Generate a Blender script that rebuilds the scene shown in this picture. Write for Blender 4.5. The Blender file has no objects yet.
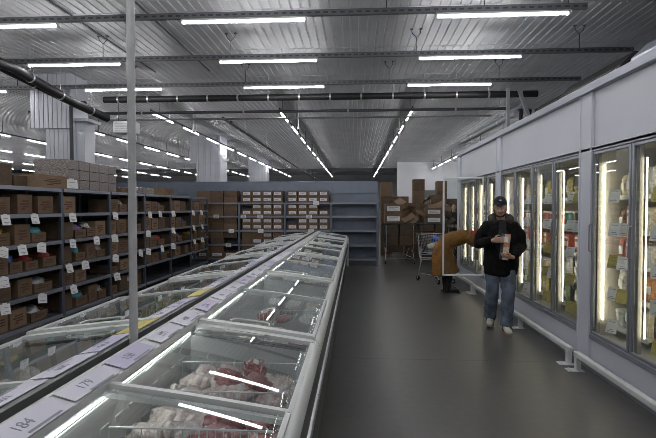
import bpy, bmesh, math, random
from mathutils import Vector, Matrix, Euler, noise
C = bpy.context.scene.collection
SC = bpy.context.scene
PI = math.pi
ORD = ['first', 'second', 'third', 'fourth', 'fifth', 'sixth', 'seventh', 'eighth', 'ninth', 'tenth',
       'eleventh', 'twelfth', 'thirteenth', 'fourteenth', 'fifteenth', 'sixteenth', 'seventeenth', 'eighteenth']

# ------------------------------------------------------------------ materials
def mat(name, col, rough=0.6, metal=0.0, var=0.0, scale=6.0, bump=0.0, bscale=40.0, spec=0.5, emit=None, estr=0.0, col2=None, stretch=None):
    m = bpy.data.materials.new(name); m.use_nodes = True
    nt = m.node_tree; b = nt.nodes['Principled BSDF']
    b.inputs['Base Color'].default_value = (*col, 1)
    b.inputs['Roughness'].default_value = rough
    b.inputs['Metallic'].default_value = metal
    b.inputs['Specular IOR Level'].default_value = spec
    tc = nt.nodes.new('ShaderNodeTexCoord')
    src = tc.outputs['Object']
    if stretch:
        mp = nt.nodes.new('ShaderNodeMapping'); mp.inputs['Scale'].default_value = stretch
        nt.links.new(src, mp.inputs['Vector']); src = mp.outputs['Vector']
    if var > 0 or col2:
        n = nt.nodes.new('ShaderNodeTexNoise'); n.inputs['Scale'].default_value = scale; n.inputs['Detail'].default_value = 5
        nt.links.new(src, n.inputs['Vector'])
        r = nt.nodes.new('ShaderNodeValToRGB')
        c2 = col2 or tuple(min(1, c * (1 + var)) for c in col)
        c1 = col if col2 else tuple(c * (1 - var) for c in col)
        r.color_ramp.elements[0].position = 0.35; r.color_ramp.elements[1].position = 0.65
        r.color_ramp.elements[0].color = (*c1, 1); r.color_ramp.elements[1].color = (*c2, 1)
        nt.links.new(n.outputs['Fac'], r.inputs['Fac']); nt.links.new(r.outputs['Color'], b.inputs['Base Color'])
    if bump > 0:
        n2 = nt.nodes.new('ShaderNodeTexNoise'); n2.inputs['Scale'].default_value = bscale; n2.inputs['Detail'].default_value = 4
        nt.links.new(src, n2.inputs['Vector'])
        bp = nt.nodes.new('ShaderNodeBump'); bp.inputs['Strength'].default_value = bump; bp.inputs['Distance'].default_value = 0.01
        nt.links.new(n2.outputs['Fac'], bp.inputs['Height']); nt.links.new(bp.outputs['Normal'], b.inputs['Normal'])
    if emit:
        b.inputs['Emission Color'].default_value = (*emit, 1); b.inputs['Emission Strength'].default_value = estr
    return m

def glass_mat(name, tint=(0.93, 0.96, 0.95), ior=1.45, rough=0.0):
    m = bpy.data.materials.new(name); m.use_nodes = True
    nt = m.node_tree; nt.nodes.clear()
    o = nt.nodes.new('ShaderNodeOutputMaterial'); mx = nt.nodes.new('ShaderNodeMixShader')
    t = nt.nodes.new('ShaderNodeBsdfTransparent'); t.inputs['Color'].default_value = (*tint, 1)
    g = nt.nodes.new('ShaderNodeBsdfGlossy'); g.inputs['Roughness'].default_value = rough; g.inputs['Color'].default_value = (0.95, 0.97, 1, 1)
    f0 = ((ior - 1) / (ior + 1)) ** 2
    lw = nt.nodes.new('ShaderNodeLayerWeight'); lw.inputs['Blend'].default_value = .5
    pw = nt.nodes.new('ShaderNodeMath'); pw.operation = 'POWER'; pw.inputs[1].default_value = 5; nt.links.new(lw.outputs['Facing'], pw.inputs[0])
    f = nt.nodes.new('ShaderNodeMath'); f.operation = 'MULTIPLY_ADD'; f.inputs[1].default_value = 1 - f0; f.inputs[2].default_value = f0; nt.links.new(pw.outputs[0], f.inputs[0])
    nt.links.new(f.outputs[0], mx.inputs[0]); nt.links.new(t.outputs[0], mx.inputs[1]); nt.links.new(g.outputs[0], mx.inputs[2])
    nt.links.new(mx.outputs[0], o.inputs[0])
    return m

def emis_mat(name, col, s):
    m = bpy.data.materials.new(name); m.use_nodes = True
    nt = m.node_tree; nt.nodes.clear()
    o = nt.nodes.new('ShaderNodeOutputMaterial'); e = nt.nodes.new('ShaderNodeEmission')
    e.inputs[0].default_value = (*col, 1); e.inputs[1].default_value = s
    nt.links.new(e.outputs[0], o.inputs[0])
    return m

# ------------------------------------------------------------------ mesh builder
class MB:
    def __init__(s):
        s.v = []; s.f = []; s.m = []; s.s = []
    def add(s, vs, fs, mi=0, smooth=False):
        o = len(s.v); s.v += [tuple(x) for x in vs]
        for f in fs:
            s.f.append([i + o for i in f]); s.m.append(mi); s.s.append(smooth)
    def box(s, c, d, mi=0, rot=None, ch=0.0):
        hx, hy, hz = d[0] / 2, d[1] / 2, d[2] / 2
        if ch <= 0:
            vs = [Vector((x * hx, y * hy, z * hz)) for x in (-1, 1) for y in (-1, 1) for z in (-1, 1)]
            fs = [(0, 1, 3, 2), (4, 6, 7, 5), (0, 4, 5, 1), (2, 3, 7, 6), (0, 2, 6, 4), (1, 5, 7, 3)]
        else:
            ch = min(ch, hx * .9, hy * .9, hz * .9)
            bm = bmesh.new()
            vs = []
            for x in (-1, 1):
                for y in (-1, 1):
                    for z in (-1, 1):
                        vs.append(Vector((x * (hx - ch), y * (hy - ch), z * hz)))
                        vs.append(Vector((x * (hx - ch), y * hy, z * (hz - ch))))
                        vs.append(Vector((x * hx, y * (hy - ch), z * (hz - ch))))
            bv = [bm.verts.new(p) for p in vs]
            r = bmesh.ops.convex_hull(bm, input=bv)
            bmesh.ops.dissolve_limit(bm, angle_limit=0.01, verts=bm.verts[:], edges=bm.edges[:])
            bm.verts.index_update()
            vs = [v.co.copy() for v in bm.verts]; fs = [[v.index for v in f.verts] for f in bm.faces]; bm.free()
        if rot is not None:
            R = rot if isinstance(rot, Matrix) else Euler(rot).to_matrix()
            vs = [R @ p for p in vs]
        c = Vector(c)
        s.add([p + c for p in vs], fs, mi)
        return s
    def b2(s, a, b, mi=0, ch=0.0):
        return s.box([(a[i] + b[i]) / 2 for i in range(3)], [abs(b[i] - a[i]) for i in range(3)], mi, None, ch)
    def cyl(s, p0, p1, r, n=12, mi=0, r1=None, cap=True):
        p0, p1 = Vector(p0), Vector(p1); r1 = r if r1 is None else r1
        d = (p1 - p0).normalized(); u = d.orthogonal().normalized(); w = d.cross(u)
        vs = []
        for p, rr in ((p0, r), (p1, r1)):
            for i in range(n):
                a = 2 * PI * i / n; vs.append(p + u * math.cos(a) * rr + w * math.sin(a) * rr)
        s.add(vs, [(i, (i + 1) % n, n + (i + 1) % n, n + i) for i in range(n)], mi, n > 5)
        if cap: s.add(vs, [list(range(n - 1, -1, -1)), list(range(n, 2 * n))], mi)
        return s
    def tube(s, pts, r, n=8, mi=0, closed=False, cap=True):
        pts = [Vector(p) for p in pts]; N = len(pts); vs = []; up = None
        rr = r if isinstance(r, (list, tuple)) else [r] * N
        for i, p in enumerate(pts):
            if closed: d = (pts[(i + 1) % N] - pts[i - 1])
            else: d = pts[min(i + 1, N - 1)] - pts[max(i - 1, 0)]
            d = d.normalized()
            if up is None: up = d.orthogonal().normalized()
            up = (up - d * up.dot(d))
            up = up.normalized() if up.length > 1e-6 else d.orthogonal().normalized()
            w = d.cross(up)
            for k in range(n):
                a = 2 * PI * k / n + (PI / 4 if n == 4 else 0); vs.append(p + up * math.cos(a) * rr[i] + w * math.sin(a) * rr[i])
        fs = []
        for i in range(N if closed else N - 1):
            j = (i + 1) % N
            for k in range(n):
                fs.append((i * n + k, i * n + (k + 1) % n, j * n + (k + 1) % n, j * n + k))
        s.add(vs, fs, mi, n > 5)
        if not closed and cap: s.add(vs, [list(range(n - 1, -1, -1)), list(range((N - 1) * n, N * n))], mi)
        return s
    def ext(s, prof, y0, y1, mi=0, fn=None, caps=True, smooth=False):
        """closed profile (x, z) swept along y; fn maps (x,y,z)"""
        n = len(prof)
        vs = [(x, y, z) for y in (y0, y1) for x, z in prof]
        if fn: vs = [fn(*p) for p in vs]
        s.add(vs, [(i, n + i, n + (i + 1) % n, (i + 1) % n) for i in range(n)], mi, smooth)
        if caps: s.add(vs, [list(range(n)), list(range(2 * n - 1, n - 1, -1))], mi)
        return s
    def strip(s, A, B, mi=0, smooth=True):
        """ruled surface between polylines"""
        n = len(A)
        s.add(list(A) + list(B), [(i, i + 1, n + i + 1, n + i) for i in range(n - 1)], mi, smooth)
        return s
    def sph(s, c, r, mi=0, n=12, m=8, rot=None):
        r = (r, r, r) if not isinstance(r, (list, tuple)) else r
        vs = [Vector((0, 0, -1))]
        for j in range(1, m):
            t = -PI / 2 + PI * j / m
            for i in range(n):
                a = 2 * PI * i / n; vs.append(Vector((math.cos(t) * math.cos(a), math.cos(t) * math.sin(a), math.sin(t))))
        vs.append(Vector((0, 0, 1)))
        fs = [(0, 1 + (i + 1) % n, 1 + i) for i in range(n)]
        for j in range(m - 2):
            for i in range(n):
                a = 1 + j * n + i; b = 1 + j * n + (i + 1) % n; fs.append((a, b, b + n, a + n))
        t = len(vs) - 1; o = 1 + (m - 2) * n
        fs += [(t, o + i, o + (i + 1) % n) for i in range(n)]
        vs = [Vector((v.x * r[0], v.y * r[1], v.z * r[2])) for v in vs]
        if rot is not None:
            R = rot if isinstance(rot, Matrix) else Euler(rot).to_matrix(); vs = [R @ v for v in vs]
        s.add([v + Vector(c) for v in vs], fs, mi, True)
        return s
    def chain(s, pts, radii, side=(1, 0, 0), n=16, mi=0, cap=0.6):
        """closed loft; radius = r or (along side, across)"""
        pts = [Vector(p) for p in pts]; N = len(pts); rad = [(r, r) if not isinstance(r, (list, tuple)) else r for r in radii]
        P = []; 
        d0 = (pts[1] - pts[0]).normalized(); d1 = (pts[-1] - pts[-2]).normalized()
        e0 = min(rad[0]) * cap; e1 = min(rad[-1]) * cap
        P.append((pts[0] - d0 * e0, (rad[0][0] * .35, rad[0][1] * .35), d0)); P.append((pts[0] - d0 * e0 * .6, (rad[0][0] * .75, rad[0][1] * .75), d0))
        for i in range(N):
            d = (pts[min(i + 1, N - 1)] - pts[max(i - 1, 0)]).normalized(); P.append((pts[i], rad[i], d))
        P.append((pts[-1] + d1 * e1 * .6, (rad[-1][0] * .75, rad[-1][1] * .75), d1)); P.append((pts[-1] + d1 * e1, (rad[-1][0] * .35, rad[-1][1] * .35), d1))
        vs = []; sd = Vector(side)
        for p, r, d in P:
            u = sd - d * sd.dot(d)
            u = u.normalized() if u.length > 1e-4 else d.orthogonal().normalized()
            w = d.cross(u)
            for k in range(n):
                a = 2 * PI * k / n; vs.append(p + u * math.cos(a) * r[0] + w * math.sin(a) * r[1])
        fs = []
        for i in range(len(P) - 1):
            for k in range(n):
                fs.append((i * n + k, i * n + (k + 1) % n, (i + 1) * n + (k + 1) % n, (i + 1) * n + k))
        fs += [list(range(n - 1, -1, -1)), list(range((len(P) - 1) * n, len(P) * n))]
        s.add(vs, fs, mi, True)
        return s
    def mesh(s, name, mats):
        me = bpy.data.meshes.new(name)
        me.from_pydata(s.v, [], s.f)
        for m in (mats if isinstance(mats, (list, tuple)) else [mats]): me.materials.append(m)
        me.polygons.foreach_set('material_index', s.m); me.polygons.foreach_set('use_smooth', s.s)
        me.update()
        bm = bmesh.new(); bm.from_mesh(me); bmesh.ops.recalc_face_normals(bm, faces=bm.faces[:]); bm.to_mesh(me); bm.free()
        return me
    def build(s, name, mats, parent=None, loc=None, rz=0):
        o = bpy.data.objects.new(name, s.mesh(name, mats)); C.objects.link(o)
        if parent: o.parent = parent
        if loc is not None: o.location = loc
        if rz: o.rotation_euler[2] = rz
        return o
    def blob(s, name, mats, voxel=0.008, smooth=6, parent=None, disp=None):
        """all pieces fused into one continuous skin"""
        me = s.mesh(name + '_src', mats)
        t = bpy.data.objects.new(name + '_src', me); C.objects.link(t)
        r = t.modifiers.new('r', 'REMESH'); r.mode = 'VOXEL'; r.voxel_size = voxel; r.use_smooth_shade = True
        if smooth:
            q = t.modifiers.new('s', 'SMOOTH'); q.iterations = smooth; q.factor = 0.5
        dg = bpy.context.evaluated_depsgraph_get(); dg.update()
        nm = bpy.data.meshes.new_from_object(t.evaluated_get(dg)); nm.name = name
        bpy.data.objects.remove(t); bpy.data.meshes.remove(me)
        if disp:
            amp, sc_ = disp
            nr = [v.normal.copy() for v in nm.vertices]
            for v, n_ in zip(nm.vertices, nr):
                k = noise.fractal(Vector((v.co.x * sc_, v.co.y * sc_, v.co.z * sc_ * .6)), 1.0, 2.0, 3)
                v.co += n_ * (k * amp)
        nm.materials.clear()
        for m in (mats if isinstance(mats, (list, tuple)) else [mats]): nm.materials.append(m)
        nm.polygons.foreach_set('material_index', [0] * len(nm.polygons))
        nm.polygons.foreach_set('use_smooth', [True] * len(nm.polygons)); nm.update()
        o = bpy.data.objects.new(name, nm); C.objects.link(o)
        if parent: o.parent = parent
        return o

USED = {}
def tag(o, label, cat, group=None, kind=None):
    o['label'] = label; o['category'] = cat
    if group: o['group'] = group
    if kind: o['kind'] = kind
    w = len(label.replace('-', '').split())
    if w > 16 or w < 4: print('LABELLEN', w, label)
    if label in USED: print('DUPLABEL', label)
    USED[label] = 1
    return o
def thing(name, label, cat, loc=(0, 0, 0), rz=0, group=None):
    o = bpy.data.objects.new(name, None); C.objects.link(o); o.empty_display_size = .1
    o.location = loc; o.rotation_euler = (0, 0, rz)
    return tag(o, label, cat, group)
def struct(o):
    o['kind'] = 'structure'; return o
def dup(root, loc=None, rz=None, label=None, cat=None, group=None, scale=None):
    r = root.copy(); C.objects.link(r)
    for ch in root.children:
        c = ch.copy(); C.objects.link(c); c.parent = r
        for g in ch.children:
            d = g.copy(); C.objects.link(d); d.parent = c
    if loc is not None: r.location = loc
    if rz is not None: r.rotation_euler[2] = rz
    if scale is not None: r.scale = scale
    if label: tag(r, label, cat or r.get('category'), group)
    return r
class Kind:
    """first placement moves the original, later ones copy it"""
    def __init__(s, root): s.root = root; s.used = False
    def put(s, loc, rz, label, cat, group, scale=(1, 1, 1), rot=None):
        if s.used: o = dup(s.root)
        else: o = s.root; s.used = True
        o.location = loc; o.rotation_euler = rot if rot else (0, 0, rz); o.scale = scale
        tag(o, label, cat, group)
        return o
    def drop(s):
        if not s.used:
            for c in list(s.root.children):
                for g in list(c.children): bpy.data.objects.remove(g)
                bpy.data.objects.remove(c)
            bpy.data.objects.remove(s.root)
def textmesh(txt, size, name='t'):
    cu = bpy.data.curves.new(name, 'FONT'); cu.body = txt; cu.size = size; cu.align_x = 'CENTER'; cu.align_y = 'CENTER'; cu.extrude = 0.0004
    o = bpy.data.objects.new(name, cu); C.objects.link(o)
    dg = bpy.context.evaluated_depsgraph_get(); dg.update()
    me = bpy.data.meshes.new_from_object(o.evaluated_get(dg))
    bpy.data.objects.remove(o)
    return me

# ------------------------------------------------------------------ camera
FPX = 470.0; CAMZ = 1.62; YAW = math.atan(28.5 / FPX); PITCH = math.atan(12 / FPX)
cd = bpy.data.cameras.new('camera'); cam = bpy.data.objects.new('camera', cd); C.objects.link(cam)
cd.sensor_width = 36; cd.lens = FPX / 656 * 36; cd.clip_start = 0.05; cd.clip_end = 200
cam.location = (0, 0, CAMZ); cam.rotation_euler = (PI / 2 - PITCH, 0, YAW)
SC.camera = cam
SC.view_settings.view_transform = 'Standard'; SC.view_settings.look = 'None'; SC.view_settings.gamma = 1
SC.view_settings.use_curve_mapping = False
SC.view_settings.exposure = 0.42
try:
    SC.cycles.transparent_max_bounces = 24; SC.cycles.max_bounces = 8; SC.cycles.use_denoising = True; SC.cycles.filter_width = 0.7
    SC.cycles.caustics_reflective = False; SC.cycles.caustics_refractive = False
    SC.cycles.sample_clamp_indirect = 6
except Exception: pass
w = bpy.data.worlds.new('world'); SC.world = w; w.use_nodes = True
w.node_tree.nodes['Background'].inputs[0].default_value = (0.5, 0.55, 0.65, 1); w.node_tree.nodes['Background'].inputs[1].default_value = 0.0
R_ = random.Random(7)

# palette
M = dict(
 ceil=mat('ceiling_steel', (.54, .55, .57), .48, .35, .10, 1.2),
 ceilgroove=mat('ceiling_groove', (.60, .61, .63), .6, .15), gaprail=mat('gap_rail', (.17, .175, .175), .45, .3),
 rail=None, steel=mat('galvanised', (.56, .57, .57), .42, .25, .1, 8),
 darksteel=mat('dark_steel', (.09, .095, .105), .5, .5),
 rack=mat('rack_blue_grey', (.145, .17, .215), .38, .35, .06, 5),
 rackdark=mat('rack_dark', (.085, .095, .115), .42, .3, .1, 5),
 rackpost=mat('rack_post', (.10, .115, .14), .4, .3),
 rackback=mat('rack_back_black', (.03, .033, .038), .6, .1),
 rackedge=mat('shelf_edge', (.27, .29, .34), .35, .4),
 white=mat('white_plastic', (.70, .72, .71), .35, 0, .04, 4),
 liner=mat('freezer_liner', (.62, .64, .63), .4, .0, .05, 3),
 body=mat('freezer_body', (.055, .058, .06), .4, .1),
 black=mat('black_rubber', (.012, .012, .013), .6),
 label=mat('paper_lilac', (.56, .53, .70), .55, 0, .04, 3),
 labelw=mat('paper_bluish', (.70, .69, .78), .55, 0, .03, 3),
 paper=mat('paper_white', (.84, .84, .84), .6),
 yellow=mat('paper_yellow', (.60, .50, .15), .55),
 ink=mat('ink', (.03, .03, .035), .6), greyink=mat('grey_ink', (.28, .3, .36), .6),
 panel=mat('sandwich_panel', (.66, .68, .75), .42, 0, .03, 1.2), panelcap=mat('panel_flashing', (.36, .38, .44), .35, .3),
 alu=mat('door_aluminium', (.30, .32, .36), .35, .4), alul=mat('light_aluminium', (.80, .81, .83), .4, 0),
 coldin=mat('cold_liner', (.62, .60, .55), .5), mull=mat('mullion_beige', (.40, .39, .36), .4),
 glass=glass_mat('door_glass', (.93, .95, .94), 1.38), lidglass=glass_mat('lid_glass', (.95, .965, .96), 1.85),
 wallw=mat('wall_white', (.86, .87, .90), .6, 0, .04, .6), wallg=mat('wall_grey', (.42, .43, .45), .7, 0, .1, .8),
 coll=mat('column_cladding', (.62, .64, .70), .4, .1, .05, 1.5),
 insul=mat('pipe_insulation', (.012, .012, .014), .55, 0, 0, 5, .3, 30), clamp=mat('clamp_zinc', (.6, .61, .62), .3, .9),
 card=mat('cardboard', (.17, .112, .067), .8, 0, .12, 5, .1, 60), card2=mat('cardboard_pale', (.25, .17, .105), .8, 0, .1, 5, .1, 60),
 cardl=mat('cardboard_light', (.32, .23, .15), .8, 0, .1, 5, .1, 60),
 card3=mat('cardboard_dark', (.125, .083, .052), .8, 0, .15, 5, .1, 60),
 print=mat('red_brown_print', (.12, .045, .03), .75), tape=mat('tape', (.27, .19, .11), .3),
 wire=mat('wire_grey', (.66, .67, .68), .35, .3), zinc=mat('zinc_bright', (.55, .56, .58), .3, .9),
 chicken=mat('chicken_wrap', (.54, .40, .36), .16, 0, 0, 38, .6, 60, .8, None, 0, (.80, .76, .73)),
 red=mat('red_meat_wrap', (.20, .03, .03), .15, 0, 0, 40, .6, 60, .8, None, 0, (.46, .13, .12)),
 darkmeat=mat('dark_meat', (.20, .09, .07), .25, 0, 0, 50, .5, 80, .6, None, 0, (.42, .30, .26)),
 foam=mat('foam_tray', (.70, .71, .70), .5),
 film=glass_mat('cling_film', (.92, .93, .94), 1.3),
 lamp=emis_mat('lamp_light', (1.0, .985, 1.0), 33.0), led=emis_mat('fridge_led', (1.0, .88, .66), 10.0), fled=emis_mat('freezer_led', (.97, 1.0, .98), 16.0),
)
def colmat(name, c, r=.35): 
    return mat(name, c, r, 0, .25, 45, .25, 60)
# ------------------------------------------------------------------ shell
XL, XR, YB, ZC = -27.0, 8.5, 40.0, 4.32
def floor_mat():
    m = mat('polished_concrete', (.115, .112, .105), .34, 0, .0, 1)
    nt = m.node_tree; b = nt.nodes['Principled BSDF']
    tc = nt.nodes.new('ShaderNodeTexCoord')
    n1 = nt.nodes.new('ShaderNodeTexNoise'); n1.inputs['Scale'].default_value = .55; n1.inputs['Detail'].default_value = 8; n1.inputs['Roughness'].default_value = .65
    n2 = nt.nodes.new('ShaderNodeTexNoise'); n2.inputs['Scale'].default_value = 14; n2.inputs['Detail'].default_value = 6
    nt.links.new(tc.outputs['Object'], n1.inputs['Vector']); nt.links.new(tc.outputs['Object'], n2.inputs['Vector'])
    ad = nt.nodes.new('ShaderNodeMath'); ad.operation = 'MULTIPLY_ADD'; ad.inputs[1].default_value = .35
    nt.links.new(n2.outputs['Fac'], ad.inputs[0]); nt.links.new(n1.outputs['Fac'], ad.inputs[2])
    r = nt.nodes.new('ShaderNodeValToRGB'); r.color_ramp.elements[0].position = .42; r.color_ramp.elements[1].position = .9
    r.color_ramp.elements[0].color = (.056, .055, .052, 1); r.color_ramp.elements[1].color = (.108, .106, .099, 1)
    nt.links.new(ad.outputs[0], r.inputs['Fac'])
    # saw-cut joints every 5.2 m
    sx = nt.nodes.new('ShaderNodeSeparateXYZ'); nt.links.new(tc.outputs['Object'], sx.inputs[0])
    outs = []
    for ax, per, off in (('Y', 5.2, .2), ('X', 5.2, 1.9)):
        a = nt.nodes.new('ShaderNodeMath'); a.operation = 'ADD'; a.inputs[1].default_value = off + 104; nt.links.new(sx.outputs[ax], a.inputs[0])
        md = nt.nodes.new('ShaderNodeMath'); md.operation = 'MODULO'; md.inputs[1].default_value = per; nt.links.new(a.outputs[0], md.inputs[0])
        lt = nt.nodes.new('ShaderNodeMath'); lt.operation = 'LESS_THAN'; lt.inputs[1].default_value = .014; nt.links.new(md.outputs[0], lt.inputs[0]); outs.append(lt)
    mxm = nt.nodes.new('ShaderNodeMath'); mxm.operation = 'MAXIMUM'; nt.links.new(outs[0].outputs[0], mxm.inputs[0]); nt.links.new(outs[1].outputs[0], mxm.inputs[1])
    mx = nt.nodes.new('ShaderNodeMix'); mx.data_type = 'RGBA'; mx.inputs[7].default_value = (.035, .034, .032, 1)
    nt.links.new(mxm.outputs[0], mx.inputs[0]); nt.links.new(r.outputs['Color'], mx.inputs[6]); nt.links.new(mx.outputs[2], b.inputs['Base Color'])
    rr = nt.nodes.new('ShaderNodeMapRange'); rr.inputs[3].default_value = .26; rr.inputs[4].default_value = .46
    nt.links.new(n1.outputs['Fac'], rr.inputs[0]); nt.links.new(rr.outputs[0], b.inputs['Roughness'])
    return m
struct(MB().b2((XL, -6, -.2), (XR, YB, 0)).build('floor', floor_mat()))
# ribbed steel deck running away from the camera
q = MB(); prof = []; x = XL
while x < XR:
    prof += [(x, ZC), (x + .095, ZC), (x + .102, ZC + .012), (x + .126, ZC + .012)]; x += .132
    prof[-1] = (x - .007, ZC + .012)
y0, y1 = -6.0, YB
A = [(px, y0, pz) for px, pz in prof]; B = [(px, y1, pz) for px, pz in prof]
q.strip(A, B, 0, False)
for i in range(len(q.m)):
    if i % 4: q.m[i] = 1
q.b2((XL, y0, ZC + .05), (XR, y1, ZC + .2), 0)
struct(q.build('ceiling', [M['ceil'], M['ceilgroove']]))
struct(MB().b2((XL, YB, 0), (XR, YB + .2, ZC)).build('wall_back', M['wallg']))
struct(MB().b2((XL - .2, -6, 0), (XL, YB, ZC)).build('wall_left', M['wallg']))
struct(MB().b2((XL, -6.2, 0), (XR, -6, ZC)).build('wall_front', M['wallg']))
struct(MB().b2((2.45, 28.5, 0), (XR, 28.7, ZC)).build('wall_back_white', M['wallw']))
struct(MB().b2((XR, -6, 0), (XR + .2, YB, ZC)).build('wall_right_outer', M['wallg']))
# lap seams of the deck with their rows of screws, and purlins further in
k = 1
for yy in (6.45, 8.05, 9.7):
    q = MB(); q.b2((-12, yy - .02, ZC - .006), (5.5, yy + .02, ZC))
    xx = -12
    while xx < 5.5:
        q.cyl((xx, yy, ZC - .016), (xx, yy, ZC - .005), .012, 6); xx += .21
    struct(q.build('trim_%d' % k, M['ceil'])); k += 1
for yy in (33.0,):
    struct(MB().b2((XL, yy, ZC - .22), (XR, yy + .16, ZC - .005)).build('trim_%d' % k, M['darksteel'])); k += 1
# columns clad in ribbed sheet
def column(name, cx, cy, wd, cap=None, zc=ZC):
    q = MB()
    def ribbed(x0, x1, yf, yb, z0, z1):
        n = max(3, int((x1 - x0) / .09)); p = []
        for i in range(n):
            a = x0 + (x1 - x0) * i / n; b_ = x0 + (x1 - x0) * (i + 1) / n
            p += [(a, yf), (b_ - .02, yf), (b_ - .014, yf + .015), (b_ - .004, yf + .015)]
        p += [(x1, yb), (x0, yb)]
        q.add([(px, py, z) for z in (z0, z1) for px, py in p], [(i, len(p) + i, len(p) + (i + 1) % len(p), (i + 1) % len(p)) for i in range(len(p))] + [list(range(len(p)))[::-1], list(range(len(p), 2 * len(p)))])
    ribbed(cx - wd / 2, cx + wd / 2, cy, cy + wd, 0, zc)
    if cap: ribbed(cx - wd / 2 + cap[0], cx + wd / 2 + cap[1], cy - .06, cy - .005, cap[2], zc)
    return struct(q.build(name, M['coll']))
column('column_1', -6.07, 9.3, .56, (-.28, .02, 3.22))
q = MB().b2((-5.785, 9.42, 0), (-5.60, 9.8, 3.38)).b2((-5.80, 9.36, 3.38), (-5.5, 9.85, 3.44)); struct(q.build('column_1_casing', M['coll']))
column('column_2', -5.62, 17.6, .93, (-.24, .01, 3.3))
column('column_3', -5.62, 26.4, 1.0)

# ------------------------------------------------------------------ cold room: panels above, below and between the fridges
WX = 2.35
Y_END = 11.0
q = MB()
seams = [-1.0, 1.55, 4.955, 7.90, Y_END]
for a, b in zip(seams[:-1], seams[1:]):
    q.b2((WX, a + .006, 2.20), (WX + .08, b - .006, 2.80), 0, .008)
    q.b2((WX, a + .006, .02), (WX + .08, b - .006, .33), 0, .006)
q.b2((WX, -.994, .34), (WX + .08, 2.10, 2.19), 0, .006)
struct(q.build('wall_right', M['panel']))
q = MB()
for yy, wd in ((4.955, .23), (7.905, .23), (10.87, .26)):
    q.b2((WX - .02, yy - wd / 2, .02), (WX + .06, yy + wd / 2, 2.8), 0, .01)
    for e in (-1, 1): q.b2((WX - .03, yy + e * wd / 2 - .012, .02), (WX - .0, yy + e * wd / 2 + .012, 2.8))
struct(q.build('trim_20', M['panel']))
q = MB()
q.b2((WX - .05, -1, 2.76), (WX + .12, Y_END + .03, 2.85), 0, .01)
q.b2((WX - .035, -1, 0), (WX + .0, Y_END, .07), 1)
q.b2((WX - .02, -1, 2.185), (WX + .05, Y_END, 2.21), 1)
struct(q.build('trim_21', [M['panelcap'], M['alu']]))
struct(MB().b2((WX + .08, -1, 2.72), (6.4, Y_END, 2.80)).build('ceiling_cold_room', M['panel']))
struct(MB().b2((WX, Y_END - .07, 0), (6.4, Y_END, 2.8)).build('wall_cold_room_end', M['panel']))
struct(MB().b2((6.3, -1, 0), (6.4, Y_END, 2.8)).build('wall_cold_room_back', M['panel']))

# ------------------------------------------------------------------ bumper rails in front of the fridges
def guard(name, ya, yb, posts, label):
    t = thing(name, label, 'guard rail', (2.19, (ya + yb) / 2, 0), 0, 'white bumper rails along the fridges')
    yc = (ya + yb) / 2
    r = MB(); r.box((0, 0, .16), (.055, yb - ya, .055), 0, None, .008); r.build('rail', M['white'], t)
    for p in posts:
        r = MB(); r.box((0, p - yc, .07), (.05, .05, .13), 0, None, .005); pp = r.build('post', M['white'], t)
        r = MB(); r.box((-.03, p - yc, .004), (.15, .10, .008))
        for e in (-1, 1): r.cyl((-.075, p - yc + e * .03, .008), (-.075, p - yc + e * .03, .016), .009, 6)
        r.build('foot_plate', M['white'], pp)
guard('bumper_rail', 2.0, 4.80, (2.4, 4.76), 'low white bumper rail nearest the camera, below the two-door fridge view')
guard('bumper_rail', 4.92, 8.9, (4.96, 6.4, 7.8, 8.86), 'long white bumper rail on the floor beside the walking man')
guard('bumper_rail', 9.0, 10.9, (9.04, 10.86), 'short far white bumper rail beyond the open fridge door')
# ------------------------------------------------------------------ glass-door fridges
DW = .68
SHELVES = [.46, .78, 1.09, 1.40, 1.72]
prodcols = dict(yellow=(.66, .55, .20), red=(.42, .13, .10), orange=(.56, .27, .13), green=(.26, .34, .17), brown=(.26, .16, .10),
                cream=(.70, .62, .48), white=(.72, .72, .70), teal=(.10, .30, .32), pink=(.6, .25, .25))
PM = {k: colmat('pack_' + k, v) for k, v in prodcols.items()}
def pack_bag(m):      # pillow pouch standing up, crimped ends
    q = MB(); nx, nz = 7, 9
    for sgn in (-1, 1):
        vs = []; 
        for j in range(nz):
            for i in range(nx):
                u, v = i / (nx - 1) * 2 - 1, j / (nz - 1) * 2 - 1
                t = max(0, (1 - u * u)) ** .5 * max(0, (1 - v ** 4)) ** .5
                vs.append((sgn * (.004 + .034 * t), u * .062 * (1 - .08 * (1 - abs(v))), (v + 1) * .095))
        q.add(vs, [(j * nx + i, j * nx + i + 1, (j + 1) * nx + i + 1, (j + 1) * nx + i) for j in range(nz - 1) for i in range(nx - 1)], 0, True)
    q.b2((-.0415, -.03, .06), (-.036, .03, .12), 1)
    return q.build('food_pouch', [m, M['paper']])
def pack_carton(m):
    q = MB(); q.box((0, 0, .085), (.09, .13, .17), 0, None, .004); q.b2((-.0465, -.045, .05), (-.0445, .045, .10), 1); q.b2((-.0465, -.05, .125), (-.0445, .05, .145), 1)
    return q.build('food_carton', [m, M['paper']])
def pack_tub(m):
    q = MB(); q.cyl((0, 0, 0), (0, 0, .11), .05, 16, 0, .06); 
    q.cyl((0, 0, .11), (0, 0, .125), .064, 16, 1)
    return q.build('food_tub', [m, M['paper']])
KINDS = {}
def prod(shape, col):
    k = (shape, col)
    if k not in KINDS: KINDS[k] = Kind({'pouch': pack_bag, 'carton': pack_carton, 'tub': pack_tub}[shape](PM[col]))
    return KINDS[k]
cardw = {}
def fridge_card(kind):
    if kind not in cardw:
        q = MB(); q.box((0, 0, 0), (.003, .095, .125), 0)
        for z, l in ((.04, .05), (-.03, .035), (-.045, .06)): q.box((-.0018, 0, z), (.0012, l, .005), 1)
        cardw[kind] = Kind(q.build('price_card', [M['paper'] if kind == 'white' else M['yellow'], M['greyink']]))
    return cardw[kind]
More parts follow.
